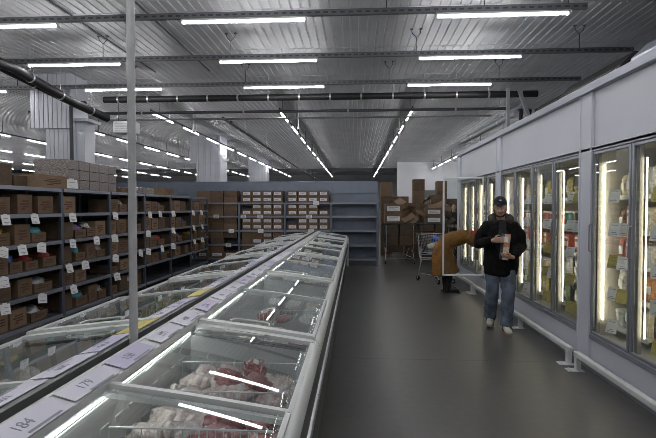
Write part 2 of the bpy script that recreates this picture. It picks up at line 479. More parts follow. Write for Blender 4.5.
def door_leaf(t, w, h, m, name='door'):
    """local: hinge at y=0, leaf to +y, x=0 is outer face"""
    q = MB(); b = .032; d = .024
    q.b2((0, 0, 0), (d, b, h), 0, .006); q.b2((0, w - b, 0), (d, w, h), 0, .006)
    q.b2((0, b, 0), (d, w - b, b), 0, .006); q.b2((0, b, h - b), (d, w - b, h), 0, .006)
    o = q.build(name, m, t)
    MB().b2((.009, b - .005, b - .005), (.015, w - b + .005, h - b + .005)).build('glass', M['glass'], o)
    g = MB(); g.tube([(0, w - .022, h * .45), (-.03, w - .022, h * .46), (-.03, w - .022, h * .60), (0, w - .022, h * .61)], .007, 8); g.build('handle', m, o)
    return o
def fridge(name, label, uname, ys, posts_end, goods, opened=None):
    """ys: door posts from near to far"""
    y0, y1 = ys[0], ys[-1]
    t = thing(name, label, 'fridge', (WX, (y0 + y1) / 2, 0), 0, 'glass door fridges along the panel wall')
    L = y1 - y0; h0 = -L / 2; ox = 0
    # liner: back, floor, roof, ends
    q = MB(); D = .82
    q.b2((.09, h0, .30), (D, h0 + L, .34)); q.b2((.09, h0, 2.19), (D, h0 + L, 2.22)); q.b2((D - .03, h0, .34), (D, h0 + L, 2.19))
    q.b2((.03, h0, .34), (D, h0 + .02, 2.19)); q.b2((.03, h0 + L - .02, .34), (D, h0 + L, 2.19))
    q.build('liner', M['coldin'], t)
    f = MB(); f.b2((-.02, h0, .30), (.06, h0 + L, .355), 0, .006); f.b2((-.02, h0, 2.165), (.06, h0 + L, 2.21), 0, .006)
    for e in (0, 1): f.b2((-.005, h0 + e * (L - .02), .34), (.05, h0 + .02 + e * (L - .02), 2.18), 0, .003)
    f.build('frame', M['alu'], t)
    for y in ys:
        f = MB(); f.b2((.04, y - (y0 + y1) / 2 - .022, .36), (.08, y - (y0 + y1) / 2 + .022, 2.16), 0, .004); f.build('mullion', M['mull'], t)
    for y in ys[1:]:
        yy = y - (y0 + y1) / 2 - (.045 if y != y1 else .05)
        l = MB(); l.b2((.084, yy - .004, .50), (.094, yy + .004, 2.04)); l.build('light_strip', M['led'], t)
    for i in range(len(ys) - 1):
        a = ys[i] - (y0 + y1) / 2
        if opened == i:
            o = door_leaf(t, .745, 1.81, M['alul'], 'open_door'); o['label'] = 'glass door standing wide open'
            o.location = (-.03, a + .02, .355); o.rotation_euler = (0, 0, math.radians(91))
        else:
            o = door_leaf(t, DW - .012, 1.81, M['alu']); o.location = (-.015, a + .006, .355)
        for z in SHELVES:
            s_ = MB(); s_.b2((.175, a + .03, z - .012), (.70, a + DW - .03, z - .004)); s_.b2((.16, a + .03, z - .03), (.175, a + DW - .03, z + .012))
            s_.build('shelf', M['white'], t)
        if uname == 'near fridge' and i < 2: continue
        for si, z in enumerate(SHELVES):
            sh, cols = goods[si % len(goods)]
            n = 4 if uname != 'far fridge' else 3
            if uname == 'far fridge' and i == 1 and si in (1, 2): continue
            for j in range(n):
                c = cols[(j // 2 + i) % len(cols)] if R_.random() < .8 else R_.choice(list(PM))
                kd = prod(sh if R_.random() < .8 else R_.choice(['pouch', 'carton', 'tub']), c)
                yy = ys[i] + DW - .13 - j * (.14 if n == 4 else .17)
                kn = {'p': 'pouch', 'c': 'carton', 't': 'tub'}
                nm = {'food_pouch': 'pouch', 'food_carton': 'carton', 'food_tub': 'tub'}[kd.root.name.split('.')[0]]
                kd.put((WX + .235 + R_.uniform(0, .03), yy, z - .002), R_.uniform(-.15, .15),
                       '%s %s on %s shelf up, %s door of %s, %s from its light' % (c, nm, ORD[si], ORD[i], uname, ORD[j]), nm,
                       'food packs on the fridge shelves', (1.1, 1.04, R_.uniform(1.05, 1.38)))
            for j in range(R_.choice([1, 2, 2, 3]) if uname != 'far fridge' else 1):
                kk = 'yellow' if R_.random() < .25 else 'white'
                yy = ys[i] + DW - .15 - j * .16 - R_.uniform(0, .04)
                fridge_card(kk).put((WX + .118, yy, z + .005), 0, '%s price card on %s shelf up, %s door of %s, %s from its light' % (kk, ORD[si], ORD[i], uname, ORD[j]),
                                    'price card', 'price cards on the fridge shelves', rot=(0, .30, R_.uniform(.35, .8)), scale=(1, 1.12, 1.05))
    return t
g1 = [('pouch', ['green', 'white']), ('pouch', ['orange', 'white']), ('carton', ['orange', 'red']), ('carton', ['cream', 'brown']), ('pouch', ['white', 'cream'])]
g2 = [('pouch', ['green', 'yellow']), ('tub', ['white', 'cream']), ('carton', ['red', 'orange']), ('tub', ['red', 'brown']), ('pouch', ['yellow', 'cream', 'brown'])]
fridge('display_fridge', 'glass door fridge nearest the camera, orange packs inside, cut by the picture edge', 'near fridge', [2.12, 2.80, 3.48, 4.16, 4.84], 0, g1)
fridge('display_fridge', 'four-door glass fridge with lit shelves behind the walking man', 'middle fridge', [5.07, 5.75, 6.43, 7.11, 7.79], 0, g2)
fridge('display_fridge', 'far glass fridge with one door standing open over the bending shopper', 'far fridge', [8.02, 8.70, 9.38, 10.06, 10.74], 0, g2, 1)
# ------------------------------------------------------------------ chest freezers, two rows back to back
def lidz(s):           # glass height over s (0 outer .. .83 inner)
    u = (s - .035) / (.715 - .035)
    return .868 + (.958 - .868) * u + .004 * 4 * u * (1 - u)
KS = dict(aisle=1.0, rack=1.12)
def chest(row, y0, y1, label, end=None):
    sg = 1 if row == 'aisle' else -1
    X0 = -.20 if row == 'aisle' else -1.97
    cy = (y0 + y1) / 2
    t = thing('chest_freezer', label, 'freezer', (X0 - sg * .415, cy, 0), 0, 'white chest freezers in the double island')
    k_ = KS[row]; fn = lambda s, y, z: (sg * (.415 - s * k_), y - cy, z)
    L0, L1 = y0 + .004, y1 - .004
    q = MB()
    q.ext([(.09, 0), (.09, .10), (.05, .11), (.014, .765), (.038, .775), (.05, .33), (.74, .33), (.74, .92), (.80, .92), (.80, 0)], L0, L1, 0, fn)
    for a, b in ((L0, L0 + .035), (L1 - .035, L1)):
        q.ext([(.051, .33), (.042, .81), (.4, .86), (.739, .90), (.739, .33)], a, b, 0, fn)
    q.build('body', M['body'], t)
    q = MB(); q.ext([(.052, .335), (.042, .79), (.048, .79), (.058, .341), (.732, .341), (.732, .90), (.738, .90), (.738, .335)], L0 + .036, L1 - .036, 0, fn)
    for a, b in ((L0 + .036, L0 + .042), (L1 - .042, L1 - .036)):
        q.ext([(.059, .342), (.049, .81), (.4, .858), (.731, .90), (.731, .342)], a, b, 0, fn)
    # dimpled panels of the liner
    yy = L0 + .12
    while yy < L1 - .1:
        for zz in (.60, .70, .80):
            a = fn(.729, yy, zz); q.box(a, (.006, .06, .02))
        yy += .11
    q.build('liner', M['liner'], t)
    q = MB()
    q.ext([(.02, .775), (.004, .78), (.0, .80), (.004, .836), (.015, .858), (.03, .868), (.046, .868), (.046, .785), (.03, .775)], L0, L1, 0, fn, True, True)
    q.build('outer_rim', M['white'], t)
    q = MB(); q.ext([(.722, .93), (.700, .955), (.702, .982), (.715, .988), (.785, 1.006 if row == 'aisle' else .996), (.785, .96), (.772, .915), (.742, .915)], L0, L1, 0, fn)
    if row == 'aisle': q.ext([(.785, .955), (.785, 1.008), (.805, 1.008), (.805, .955)], L0, L1, 1, fn)
    else: q.ext([(.785, .965), (.785, 1.000), (.805, 1.000), (.805, .965)], L0, L1, 2, fn)
    q.build('label_ledge', [M['white'], M['steel'], M['gaprail']], t)
    q = MB(); q.ext([(.035, .50), (.012, .51), (.008, .535), (.012, .56), (.035, .57)], L0, L1, 0, fn); q.build('bumper_strip', M['zinc'], t)
    q = MB(); q.ext([(.731, .915), (.731, .920), (.726, .920), (.726, .915)], L0 + .05, L1 - .05, 0, fn); q.build('light_strip', M['fled'], t)
    # lids
    n = 2 if y1 - y0 > 1.5 else 1
    ln = (L1 - L0) / n; N = 14
    for i in range(n):
        a = L0 + ln * i; b = a + ln; up = .012 if i == 0 else -.004
        if n == 2:
            if i == 0: b += .03
            else: a -= .03
        wa, wb = (.05, .024) if i == 0 else (.024, .05)
        def band(q, ya, yb, s0, s1, th, lift, mi=0):
            s_ = [s0 + (s1 - s0) * j / N for j in range(N + 1)]
            pr = [(s, lidz(s) + up + lift) for s in s_] + [(s, lidz(s) + up + lift - th) for s in reversed(s_)]
            q.ext(pr, ya, yb, mi, fn, True, True)
        q = MB()
        band(q, a, a + wa, .035, .72, .02, .008); band(q, b - wb, b, .035, .72, .02, .008)
        band(q, a + .02, b - .02, .035, .052, .016, .006); band(q, a + .02, b - .02, .702, .718, .016, .006)
        lid = q.build('lid', M['white'], t)
        q = MB(); band(q, a + wa - .001, b - wb + .001, .05, .704, .005, 0); q.build('glass', M['lidglass'], lid)
        for yy, e in ((b - .042, -1), (a + .042, 1)):
            if n == 2 and (e == -1) == (i == 0): continue
            q = MB(); c0 = .30
            z = lambda s: lidz(s) + up + .014
            pts = [(c0, yy), (c0 + .01, yy + e * .05), (c0 + .03, yy + e * .062), (c0 + .20, yy + e * .062), (c0 + .22, yy + e * .05), (c0 + .23, yy)]
            q.tube([fn(s, y, z(s)) for s, y in pts], .006, 8)
            q.build('handle', M['white'], lid)
    if end:
        q = MB(); pr = []
        q.ext([(.0, .10), (.0, .83), (.03, .856), (.72, .97), (.805, .99), (.805, .10)], y1 - .002, y1 + .05, 0, fn)
        q.build('end_panel', M['white'], t)
    return t
YF = [.66, 2.62, 4.71, 6.78, 8.84, 10.89, 12.02]
NAMEF = {}
for row, rn in (('aisle', 'aisle-side'), ('rack', 'rack-side')):
    for i in range(6):
        e = i == 5
        lb = ['nearest chest freezer of the %s row, %s' % (rn, 'poultry and red meat under its lids' if row == 'aisle' else 'green and white packs under its lids')] if i == 0 else \
             ['short end freezer closing the %s freezer row by the back rack' % rn] if e else \
             ['white chest freezer with sliding glass lids, %s from the camera in %s row' % (ORD[i], rn)]
        chest(row, YF[i], YF[i + 1], lb[0], e)
# metal pole rising out of the gap between the rows
t = thing('metal_pole', 'bare grey metal pole rising from the gap between the freezer rows', 'pole', (-1.037, 2.12, 0))
MB().cyl((0, 0, .01), (0, 0, ZC - .002), .0185, 20).build('tube', M['steel'], t)
MB().cyl((0, 0, 0), (0, 0, .01), .029, 20).build('base_plate', M['steel'], t)

# ------------------------------------------------------------------ price cards along the ledges
def ledge_card(row, y, ln, txt, colour, label):
    sg = 1 if row == 'aisle' else -1; X0 = -.20 if row == 'aisle' else -1.97
    s0, s1, z0, z1 = .698, .783, .9855, (1.006 if row == 'aisle' else .998)
    ang = math.atan2(z1 - z0, s1 - s0); W = math.hypot(s1 - s0, z1 - z0) * KS[row] + R_.uniform(-.006, .008)
    x = X0 - sg * KS[row] * (s0 + s1) / 2; z = (z0 + z1) / 2 + .006
    q = MB(); q.box((0, 0, 0), (W, ln, .002))
    o = q.build('price_label', colour)
    o.location = (x, y, z); o.rotation_euler = (0, sg * ang, R_.uniform(-.03, .03))
    tag(o, label, 'price label', 'price labels along the freezer ledges')
    if txt:
        me = textmesh(txt,   .05); me.materials.clear(); me.materials.append(M['greyink'])
        d = bpy.data.objects.new('printed_price', me); C.objects.link(d); d.parent = o
        d.location = (sg * 0, -ln * .1, .002); d.rotation_euler = (0, 0, sg * PI / 2)
        me2 = MB().box((0, 0, 0), (.009, ln * .5, .0008)).build('printed_lines', M['greyink'], o, (sg * .036, .02, .0015))
    return o
prices_a = ['203', '184', '179', '158', '105', '109', '134', '99', '145', '210', '168', '122']
for row, off in (('aisle', 0), ('rack', .13)):
    y = .98 + off; i = 0
    while y < 11.7:
        ln = .30 if y < 4.5 else .42
        yel = row == 'rack' and (2.3 < y < 2.55 or 3.1 < y < 3.4)
        nm = 'yellow' if yel else 'white' if i % 3 else 'pale lilac'
        far = ORD[i] if i < 18 else 'last'
        rn = 'aisle-side' if row == 'aisle' else 'rack-side'
        if i < 18:
            ledge_card(row, y, ln * (.96 if not yel else 1.0), None if yel or y > 5 else prices_a[(i + (3 if row == 'rack' else 0)) % 12], M['yellow'] if yel else M['label'] if nm != 'white' else M['labelw'],
                   '%s price label on the %s freezer ledge, %s from the camera' % (nm, rn, far))
        y += (ln + (.008 if R_.random() < .7 else .05)) * (1 if y < 4.5 else 1.15); i += 1

# ------------------------------------------------------------------ wire dividers and frozen goods
def divider(row, y, label, s0=.10, s1=.72, z0=.36, z1=.80):
    sg = 1 if row == 'aisle' else -1; X0 = -.20 if row == 'aisle' else -1.97
    fx = lambda s: X0 - sg * s * KS[row]
    q = MB()
    for k in range(6): 
        z = z0 + (z1 - z0) * k / 5; q.cyl((fx(s0), y, z), (fx(s1), y, z), .0028 if k < 5 else .0045, 5)
    n = 20
    for k in range(n + 1):
        s = s0 + (s1 - s0) * k / n; q.cyl((fx(s), y, z0 - .015), (fx(s), y, z1), .0022, 5)
    o = q.build('wire_divider', M['wire']); tag(o, label, 'divider', 'wire dividers inside the freezers'); return o
def lump(r, seed, amp=.25, n=14, m=10):
    q = MB(); q.sph((0, 0, 0), (1, 1, 1), 0, n, m)
    vs = []
    for v in q.v:
        p = Vector(v); k = 1 + amp * noise.noise(p * 1.7 + Vector((seed * 3.1, seed, 0))) + amp * .5 * noise.noise(p * 4 + Vector((0, seed, 5)))
        vs.append((p.x * r[0] * k, p.y * r[1] * k, max(p.z, -.75) * r[2] * k))
    q.v = vs; return q
def chicken_kind(seed):
    q = lump((.085, .12, .06), seed, .42, 18, 12)
    o = q.build('frozen_chicken', M['chicken'])
    for e in (-1, 1):
        g = MB(); g.chain([(e * .05, .03, .02), (e * .075, -.05, .025), (e * .055, -.11, .01)], [.026, .032, .014]); g.build('drumstick', M['chicken'], o)
    g = MB(); g.chain([(0, .10, 0), (.02, .15, .015), (.05, .16, .03)], [.02, .008, .018], n=8); g.build('wrap_twist', M['film'], o)
    return Kind(o)
def redpack_kind(seed):
    q = lump((.09, .12, .045), seed + 20, .4, 18, 12); o = q.build('red_meat_pack', M['red'])
    g = MB(); g.box((0, 0, .045), (.07, .06, .002), 0, (0.1, .1, .2)); g.build('pack_label', M['paper'], o)
    return Kind(o)
def tray_kind(seed):
    q = MB(); a, b, h = .09, .12, .045
    outer = [(-a, -b), (a, -b), (a, b), (-a, b)]; inn = [(-a + .014, -b + .014), (a - .014, -b + .014), (a - .014, b - .014), (-a + .014, b - .014)]
    vs = [(x * .85, y * .88, 0) for x, y in outer] + [(x, y, h) for x, y in outer] + [(x, y, h) for x, y in inn] + [(x * .85, y * .88, .006) for x, y in inn]
    fs = [(3, 2, 1, 0)] + [(i, (i + 1) % 4, 4 + (i + 1) % 4, 4 + i) for i in range(4)] + [(4 + i, 4 + (i + 1) % 4, 8 + (i + 1) % 4, 8 + i) for i in range(4)] + [(8 + i, 8 + (i + 1) % 4, 12 + (i + 1) % 4, 12 + i) for i in range(4)] + [(12, 13, 14, 15)]
    q.add(vs, fs); o = q.build('meat_tray', M['foam'])
    g = lump((.06, .085, .026), seed + 40, .35); 
    g.v = [(x, y, z + .030) for x, y, z in g.v]; g.build('meat', M['darkmeat'], o)
    f = MB(); f.box((0, 0, .056), (.175, .235, .002)); f.build('film', M['film'], o)
    return Kind(o)
chk = [chicken_kind(i) for i in range(3)]; rdk = [redpack_kind(i) for i in range(2)]; trk = [tray_kind(i) for i in range(2)]
AX = lambda s: -.20 - s
for y, nm in ((1.68, 'nearest'), (2.03, 'middle'), (2.42, 'farthest')):
    divider('aisle', y, '%s wire divider among the poultry in the nearest aisle-side freezer' % nm)
divider('aisle', 1.28, 'wire divider beside the foam trays in the nearest aisle-side freezer')
def place(kinds, y0, y1, ny, s0, s1, ns, z, nm, cat, where, sc=.86, jz=.02, tilt=.3, rzj=.9):
    for iy in range(ny):
        for js in range(ns):
            y = y0 + (y1 - y0) * (iy + .5) / ny + R_.uniform(-.02, .02); s = s0 + (s1 - s0) * (js + .5) / ns + R_.uniform(-.015, .015)
            k = kinds[R_.randrange(len(kinds))]
            k.put((AX(s), y, z + R_.uniform(-jz, jz)), 0, '%s %s, %s row from camera, %s from aisle' % (nm, where, ORD[iy], ORD[js]), cat, nm + ' packs in the nearest freezer',
                  (sc, sc, sc), (R_.uniform(-tilt, tilt), R_.uniform(-tilt, tilt), R_.uniform(-rzj, rzj)))
place(chk, 2.07, 2.40, 2, .10, .66, 4, .73, 'wrapped frozen chicken', 'chicken', 'behind the middle divider')
place(chk, 1.71, 2.01, 2, .42, .66, 2, .72, 'wrapped frozen chicken', 'chicken', 'before the middle divider')
place(rdk, 1.71, 2.01, 2, .08, .42, 2, .72, 'dark red wrapped meat', 'meat pack', 'before the middle divider')
for i, (s, y, z) in enumerate(((.30, 2.27, .82), (.40, 2.18, .80), (.25, 2.13, .80))):
    rdk[i % 2].put((AX(s), y, z), 0, 'bright red bagged meat on top of the chickens, %s' % ('highest of the heap', 'closer to the gap', 'lowest of the three')[i], 'meat pack', 'red bags on the chickens', (.66, .66, .85), (.3 * i, .4 - .3 * i, i * 1.3))
place(trk, 1.30, 1.66, 2, .16, .69, 3, .72, 'foam tray of dark meat', 'meat tray', 'by the near divider', jz=.004, tilt=.04, rzj=.08, sc=.84)
place(chk, 1.32, 1.64, 2, .06, .18, 1, .71, 'pale wrapped poultry piece', 'chicken', 'beyond the near divider')
place(trk, .80, 1.24, 2, .08, .68, 3, .72, 'foam tray of sliced meat', 'meat tray', 'at the near end', jz=.004, tilt=.04, rzj=.08, sc=.84)
# packs in the other freezers
def flatpack(m, name):
    q = lump((.085, .115, .035), hash(name) % 7, .12); o = q.build(name, m)
    MB().box((.0, .0, .034), (.07, .10, .003)).build('pack_label', M['paper'], o)
    return Kind(o)
fp = {c: flatpack(m, 'frozen_pack') for c, m in (('white', PM['white']), ('green', PM['green']), ('cream', PM['cream']), ('red', M['red']), ('brown', M['darkmeat']))}
for row in ('aisle', 'rack'):
    sg = 1 if row == 'aisle' else -1; X0 = -.20 if row == 'aisle' else -1.97
    rn = 'aisle-side' if row == 'aisle' else 'rack-side'
    for fi in range(0 if row == 'rack' else 1, 5):
        y0, y1 = YF[fi], YF[fi + 1]
        divider(row, (y0 + y1) / 2, 'cross wire divider halfway along the %s freezer of the %s row' % (ORD[fi], rn))
        pal = ['green', 'white', 'green', 'white', 'cream'] if row == 'rack' and fi < 2 else ['white', 'cream', 'brown', 'white', 'red'] if row == 'aisle' else ['cream', 'white', 'green']
        ny, ns = (8, 3) if fi < 3 else (5, 2)
        for iy in range(ny):
            for js in range(ns):
                c = pal[R_.randrange(len(pal))]
                y = y0 + .14 + (y1 - y0 - .26) * (iy + .5) / ny; s = .09 + .58 * (js + .5) / ns
                if abs(y - (y0 + y1) / 2) < .14: y += .16
                stand = row == 'rack' and fi < 2
                fp[c].put((X0 - sg * s * KS[row], y, .68 + R_.uniform(-.03, .05)), 0, '%s frozen pack, %s across and %s along the %s freezer of %s row' % (c, ORD[js], ORD[iy], ORD[fi], rn), 'frozen pack',
                          'frozen packs under the lids', (.86, .8, 1), (R_.uniform(-.2, .2) + (1.0 if stand else 0), R_.uniform(-.25, .25), R_.uniform(-.3, .3)))
# ------------------------------------------------------------------ dark rack beyond the freezers
RX = -4.05; PY = [4.98 + 1.27 * i for i in range(7)]
RZ = [.15, .51, .82, 1.16, 1.53]; RTOP = 1.87; RD = .55
t = thing('storage_rack', 'long dark grey shelving rack filled with cartons beyond the freezers', 'rack', (RX - RD / 2, (PY[0] + PY[-1]) / 2, 0))
ax, ay = RX - RD / 2, (PY[0] + PY[-1]) / 2
for y in PY:
    for dx in (RD / 2 - .02, -RD / 2 + .02):
        q = MB(); q.b2((dx - .02, y - ay - .03, 0), (dx + .02, y - ay + .03, RTOP + .012), 0, .003)
        q.build('post', M['rackpost'], t)
for i in range(6):
    a, b = PY[i] - ay + .03, PY[i + 1] - ay - .03
    for z in RZ + [RTOP]:
        q = MB(); q.b2((-RD / 2 + .01, a, z - .03), (RD / 2 - .01, b, z), 0); q.b2((RD / 2 - .01, a, z - .045), (RD / 2 + .012, b, z + .003), 1, .003)
        q.build('shelf', [M['rackdark'], M['rackedge']], t)
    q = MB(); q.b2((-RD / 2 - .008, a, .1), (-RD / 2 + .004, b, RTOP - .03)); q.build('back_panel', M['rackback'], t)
def carton(m, printed=True, name='carton'):
    """unit 1 x 1 x 1 (front faces +x), base at z=0"""
    q = MB(); q.box((0, 0, .5), (1, 1, 1), 0, None, .012)
    q.b2((-.5, -.07, .9995), (.5, .07, 1.002), 2)
    if printed:
        for z, l, y in ((.66, .5, .02), (.52, .62, -.03), (.38, .4, .06), (.26, .2, -.12)):
            q.box((.501, y, z), (.004, l, .075), 1)
    return q.build(name, [m, M['print'], M['tape']])
def opencarton(m):
    q = MB(); t_ = .02
    q.b2((-.5, -.5, 0), (.5, .5, .02)); q.b2((.48, -.5, 0), (.5, .5, .62)); q.b2((-.5, -.5, 0), (-.48, .5, 1.0))
    for e in (-1, 1):
        vs = [(-.5, e * .5, 0), (.5, e * .5, 0), (.5, e * .5, .62), (-.5, e * .5, 1.0), (-.5, e * .47, 0), (.5, e * .47, 0), (.5, e * .47, .62), (-.5, e * .47, 1.0)]
        q.add(vs, [(0, 1, 2, 3), (7, 6, 5, 4), (0, 3, 7, 4), (3, 2, 6, 7), (2, 1, 5, 6), (1, 0, 4, 5)])
    for z, l, y in ((.42, .5, .02), (.28, .6, -.03)): q.box((.501, y, z), (.004, l, .07), 1)
    return q.build('open_carton', [m, M['print']])
KC = [Kind(carton(M['card'])), Kind(carton(M['card2'])), Kind(carton(M['card3'], False))]; CN = ['brown', 'pale brown', 'plain dark']
KO = Kind(opencarton(M['card']))
bagcols = dict(silver=(.45, .46, .48), blue=(.05, .14, .42), red=(.42, .06, .06), yellow=(.62, .48, .05), white=(.62, .63, .64), teal=(.1, .35, .4), purple=(.2, .1, .3))
def bag(c):
    q = lump((.11, .13, .09), len(c) * 1.7, .38, 12, 8); q.v = [(x, y, z + .05) for x, y, z in q.v]
    return Kind(q.build('plastic_bag', mat('bag_' + c, bagcols[c], .18, .2 if c == 'silver' else 0, .25, 14, .7, 22, .7)))
KB = {c: bag(c) for c in bagcols}
seq = 0
for bi in range(6):
    for si in range(4, 0 if bi > 2 else -1, -1):
        z = RZ[si]; top = (RZ + [RTOP])[si + 1]; y = PY[bi] + .06; j = 0; room = top - z - .05
        sname = {4: 'top', 3: 'second', 2: 'third', 1: 'fourth', 0: 'lowest'}[si]
        while y < PY[bi + 1] - .24:
            wd = R_.uniform(.22, .36); wd = min(wd, PY[bi + 1] - .05 - y); hh = room * R_.uniform(.68, .88)
            cx = RX - .24; lab = ' on %s shelf, %s bay of the dark rack, %s along' % (sname, ORD[bi], ORD[j])
            r = R_.random()
            if r < .62:
                k = R_.randrange(3) if R_.random() < .8 else 0
                KC[k].put((cx, y + wd / 2, z + .003), R_.uniform(-.05, .05), CN[k] + ' closed carton' + lab, 'carton', 'cartons on the dark rack', (.36, wd * .95, hh))
            elif r < .92 or j == 0:
                KO.put((cx, y + wd / 2, z + .003), R_.uniform(-.06, .06), 'cut-open carton' + lab, 'carton', 'cartons on the dark rack', (.36, wd * .95, hh * .85))
                c = R_.choice(list(KB)); 
                KB[c].put((cx + .04, y + wd / 2, z + hh * .30), R_.uniform(-1, 1), c + ' bag in cut-open carton' + lab, 'bag', 'plastic bags on the dark rack', (1.1, wd / .31, hh / .2 * .85))
            j += 1; y += wd + R_.choice([.01, .02, .05, .10])
# price cards hanging off the shelf edges: pixel columns of each, turned into positions along the rack
def y_at(u, X=RX + .03):
    tt = (u - 328) / FPX; k = (tt - math.tan(YAW)) / (1 + tt * math.tan(YAW)); return X / k
def rack_card():
    q = MB(); q.box((0, 0, -.055), (.003, .115, .12), 0)
    for z, l in ((-.035, .06), (-.082, .07), (-.098, .04)): q.box((.002, 0, z), (.0012, l, .005), 1)
    q.box((-.001, 0, .008), (.006, .05, .02), 0)
    return Kind(q.build('hanging_price_tag', [M['paper'], M['greyink']]))
KT = rack_card()
tags = {4: [5, 34, 72, 115, 149.5, 160, 173, 193, 201.5], 3: [3, 21, 41, 72, 96, 114, 131, 148, 173, 193.5, 202], 2: [2, 68, 84, 115, 140, 148, 161.5, 173, 194, 202], 1: [3, 41, 72, 116]}
for si, us in tags.items():
    sname = {4: 'top', 3: 'second', 2: 'third', 1: 'fourth'}[si]
    for j, u in enumerate(us):
        KT.put((RX + .031, y_at(u), RZ[si] - .008), 0, 'white price tag hanging from the %s shelf of the dark rack, %s along' % (sname, ORD[j]), 'price tag', 'price tags on the dark rack',
               rot=(R_.uniform(-.25, .05), -.25, R_.uniform(-.5, -.1)))
# things stored on top of the dark rack
def wrapped(name='shrink_wrapped_case'):
    q = MB(); q.box((0, 0, .5), (1, 1, 1), 0, None, .03)
    for i in range(4):
        for jz in range(2): q.cyl((.49, -.375 + .25 * i, .27 + .46 * jz), (.503, -.375 + .25 * i, .27 + .46 * jz), .10, 10, 1)
    o = q.build(name, [mat('wrap_case', (.17, .135, .13), .22, 0, .55, 16, .5, 60, .5, None, 0, (.42, .39, .37)), mat('tin_print', (.20, .15, .145), .3)])
    return o
KW = Kind(wrapped())
for iz in range(3):
    for iy in range(5):
        ya = 6.42 + .27 * iy
        KW.put((RX - .27, ya + .13, RTOP + .004 + iz * .142), 0, 'shrink-wrapped case on the dark rack top, %s layer up, %s along' % (ORD[iz], ORD[iy]), 'case', 'shrink-wrapped cases on the rack top', (.50, .262, .14))
KC[1].put((RX - .12, 6.07, RTOP + .004), .03, 'long brown carton on the rack top before the wrapped cases', 'carton', None, (.24, .62, .17))
for j, (y, h) in enumerate(((5.05, .30), (5.36, .27), (5.67, .14))):
    KC[2].put((RX - .30, y, RTOP + .004), 0, 'dark carton on the rack top, %s of three at its near end' % ORD[j], 'carton', 'cartons on the rack top', (.32, .27, h))
KT.put((RX - .06 + .07, 6.46, RTOP + .135), 0, 'white sheet tag leaning on the rack top beside the wrapped cases', 'price tag', None, (1, 1.5, 1.05), (0, -.08, -.35))
for j, (y, wd) in enumerate(((8.25, .55), (8.95, .75), (10.1, .5))):
    prodw = KC[0] if j != 1 else KW
    prodw.put((RX - .25, y, RTOP + .004), 0, 'low flat parcel on the dark rack top beyond the pole, %s' % ('nearest', 'palest', 'farthest')[j], 'parcel', 'parcels on the rack top', (.42, wd, .09 + .03 * j))
# ------------------------------------------------------------------ grey rack across the end of the freezer rows
BY = 12.95; BW = 1.285; BX0 = -7.13; NB = 6
BZ = [.19, .58, .975, 1.37, 1.74]; BT = 2.36
t = thing('steel_rack', 'tall blue-grey steel rack across the end of the freezer rows', 'rack', (BX0 + NB * BW / 2, BY + .25, 0))
ox, oy = BX0 + NB * BW / 2, BY + .25
for i in range(NB + 1):
    x = BX0 + i * BW - ox
    q = MB(); q.b2((x - .03, -.25, 0), (x + .03, -.20, 1.76), 0, .003); q.b2((x - .03, .20, 0), (x + .03, .25, BT), 0, .003); q.build('upright', M['rack'], t)
for i in range(NB):
    a, b = BX0 + i * BW - ox + .03, BX0 + (i + 1) * BW - ox - .03
    for z in BZ:
        q = MB(); q.b2((a, -.24, z - .03), (b, .22, z)); q.b2((a, -.262, z - .045), (b, -.24, z + .003), 1, .003); q.build('shelf', [M['rack'], M['rackedge']], t)
    q = MB(); 
    for zz in (.1, .49, .88, 1.27, 1.66, 2.01): q.b2((a - .02, .222, zz), (b + .02, .235, zz + (.385 if zz < 1.6 else .345)), 0, .004)
    q.build('back_panel', M['rack'], t)
    q = MB(); q.b2((a, -.2, 0), (b, -.18, .15)); q.build('kick_plate', M['rackdark'], t)
def labelled(m):
    o = carton(m, False, 'labelled_carton')
    g = MB(); g.b2((-.36, -.506, .28), (.36, -.5005, .78), 0)
    for z in (.40, .52, .64): g.b2((-.28, -.509, z - .03), (.28 if z != .52 else .1, -.506, z + .03), 1)
    g.build('paper_label', [M['paper'], M['greyink']], o)
    return Kind(o)
KL = labelled(M['card'])
KP = Kind(carton(M['card'], False, 'plain_carton')); KP2 = Kind(carton(M['card3'], False, 'plain_carton'))
bays = {2: 'brown-filled', 3: 'first label-carton', 4: 'second label-carton'}
sn = ['lowest', 'second lowest', 'middle', 'second highest', 'highest']
for bi in (2, 3, 4):
    for si in range(5):
        x0 = BX0 + bi * BW + .06; W = BW - .12; hh = .165
        n = 4 if bi > 2 else 3
        rows = 2
        for r in range(rows):
            for j in range(n):
                if bi > 2 and si == 3 and r == 1 and j in ((0,) if bi == 3 else (3,)): continue
                if bi > 2 and si == 2 and r == 1 and j == 0 and bi == 4: continue
                if si < 2 and R_.random() < .15: continue
                k = KL if (bi > 2 and si >= 2) or (si < 2 and R_.random() < .4) else (KP if R_.random() < .6 else KP2)
                x = x0 + W * (j + .5) / n
                KK = 'labelled' if k is KL else 'plain'
                k.put((x, BY + .225, BZ[si] + .003 + r * (hh + .003)), R_.uniform(-.02, .02), '%s carton, %s on %s shelf, %s bay of grey rack, %s across' % (KK, ('below', 'above')[r], sn[si], bays[bi], ORD[j]), 'carton',
                      'cartons on the grey rack', (W / n * .96, .36, hh))
q = MB(); q.box((0, 0, 0), (.15, .003, .10), 0); 
for z, l in ((.025, .1), (0, .07), (-.025, .11)): q.box((0, -.002, z), (l, .001, .01), 1)
KG = Kind(q.build('shelf_card', [M['paper'], M['greyink']]))
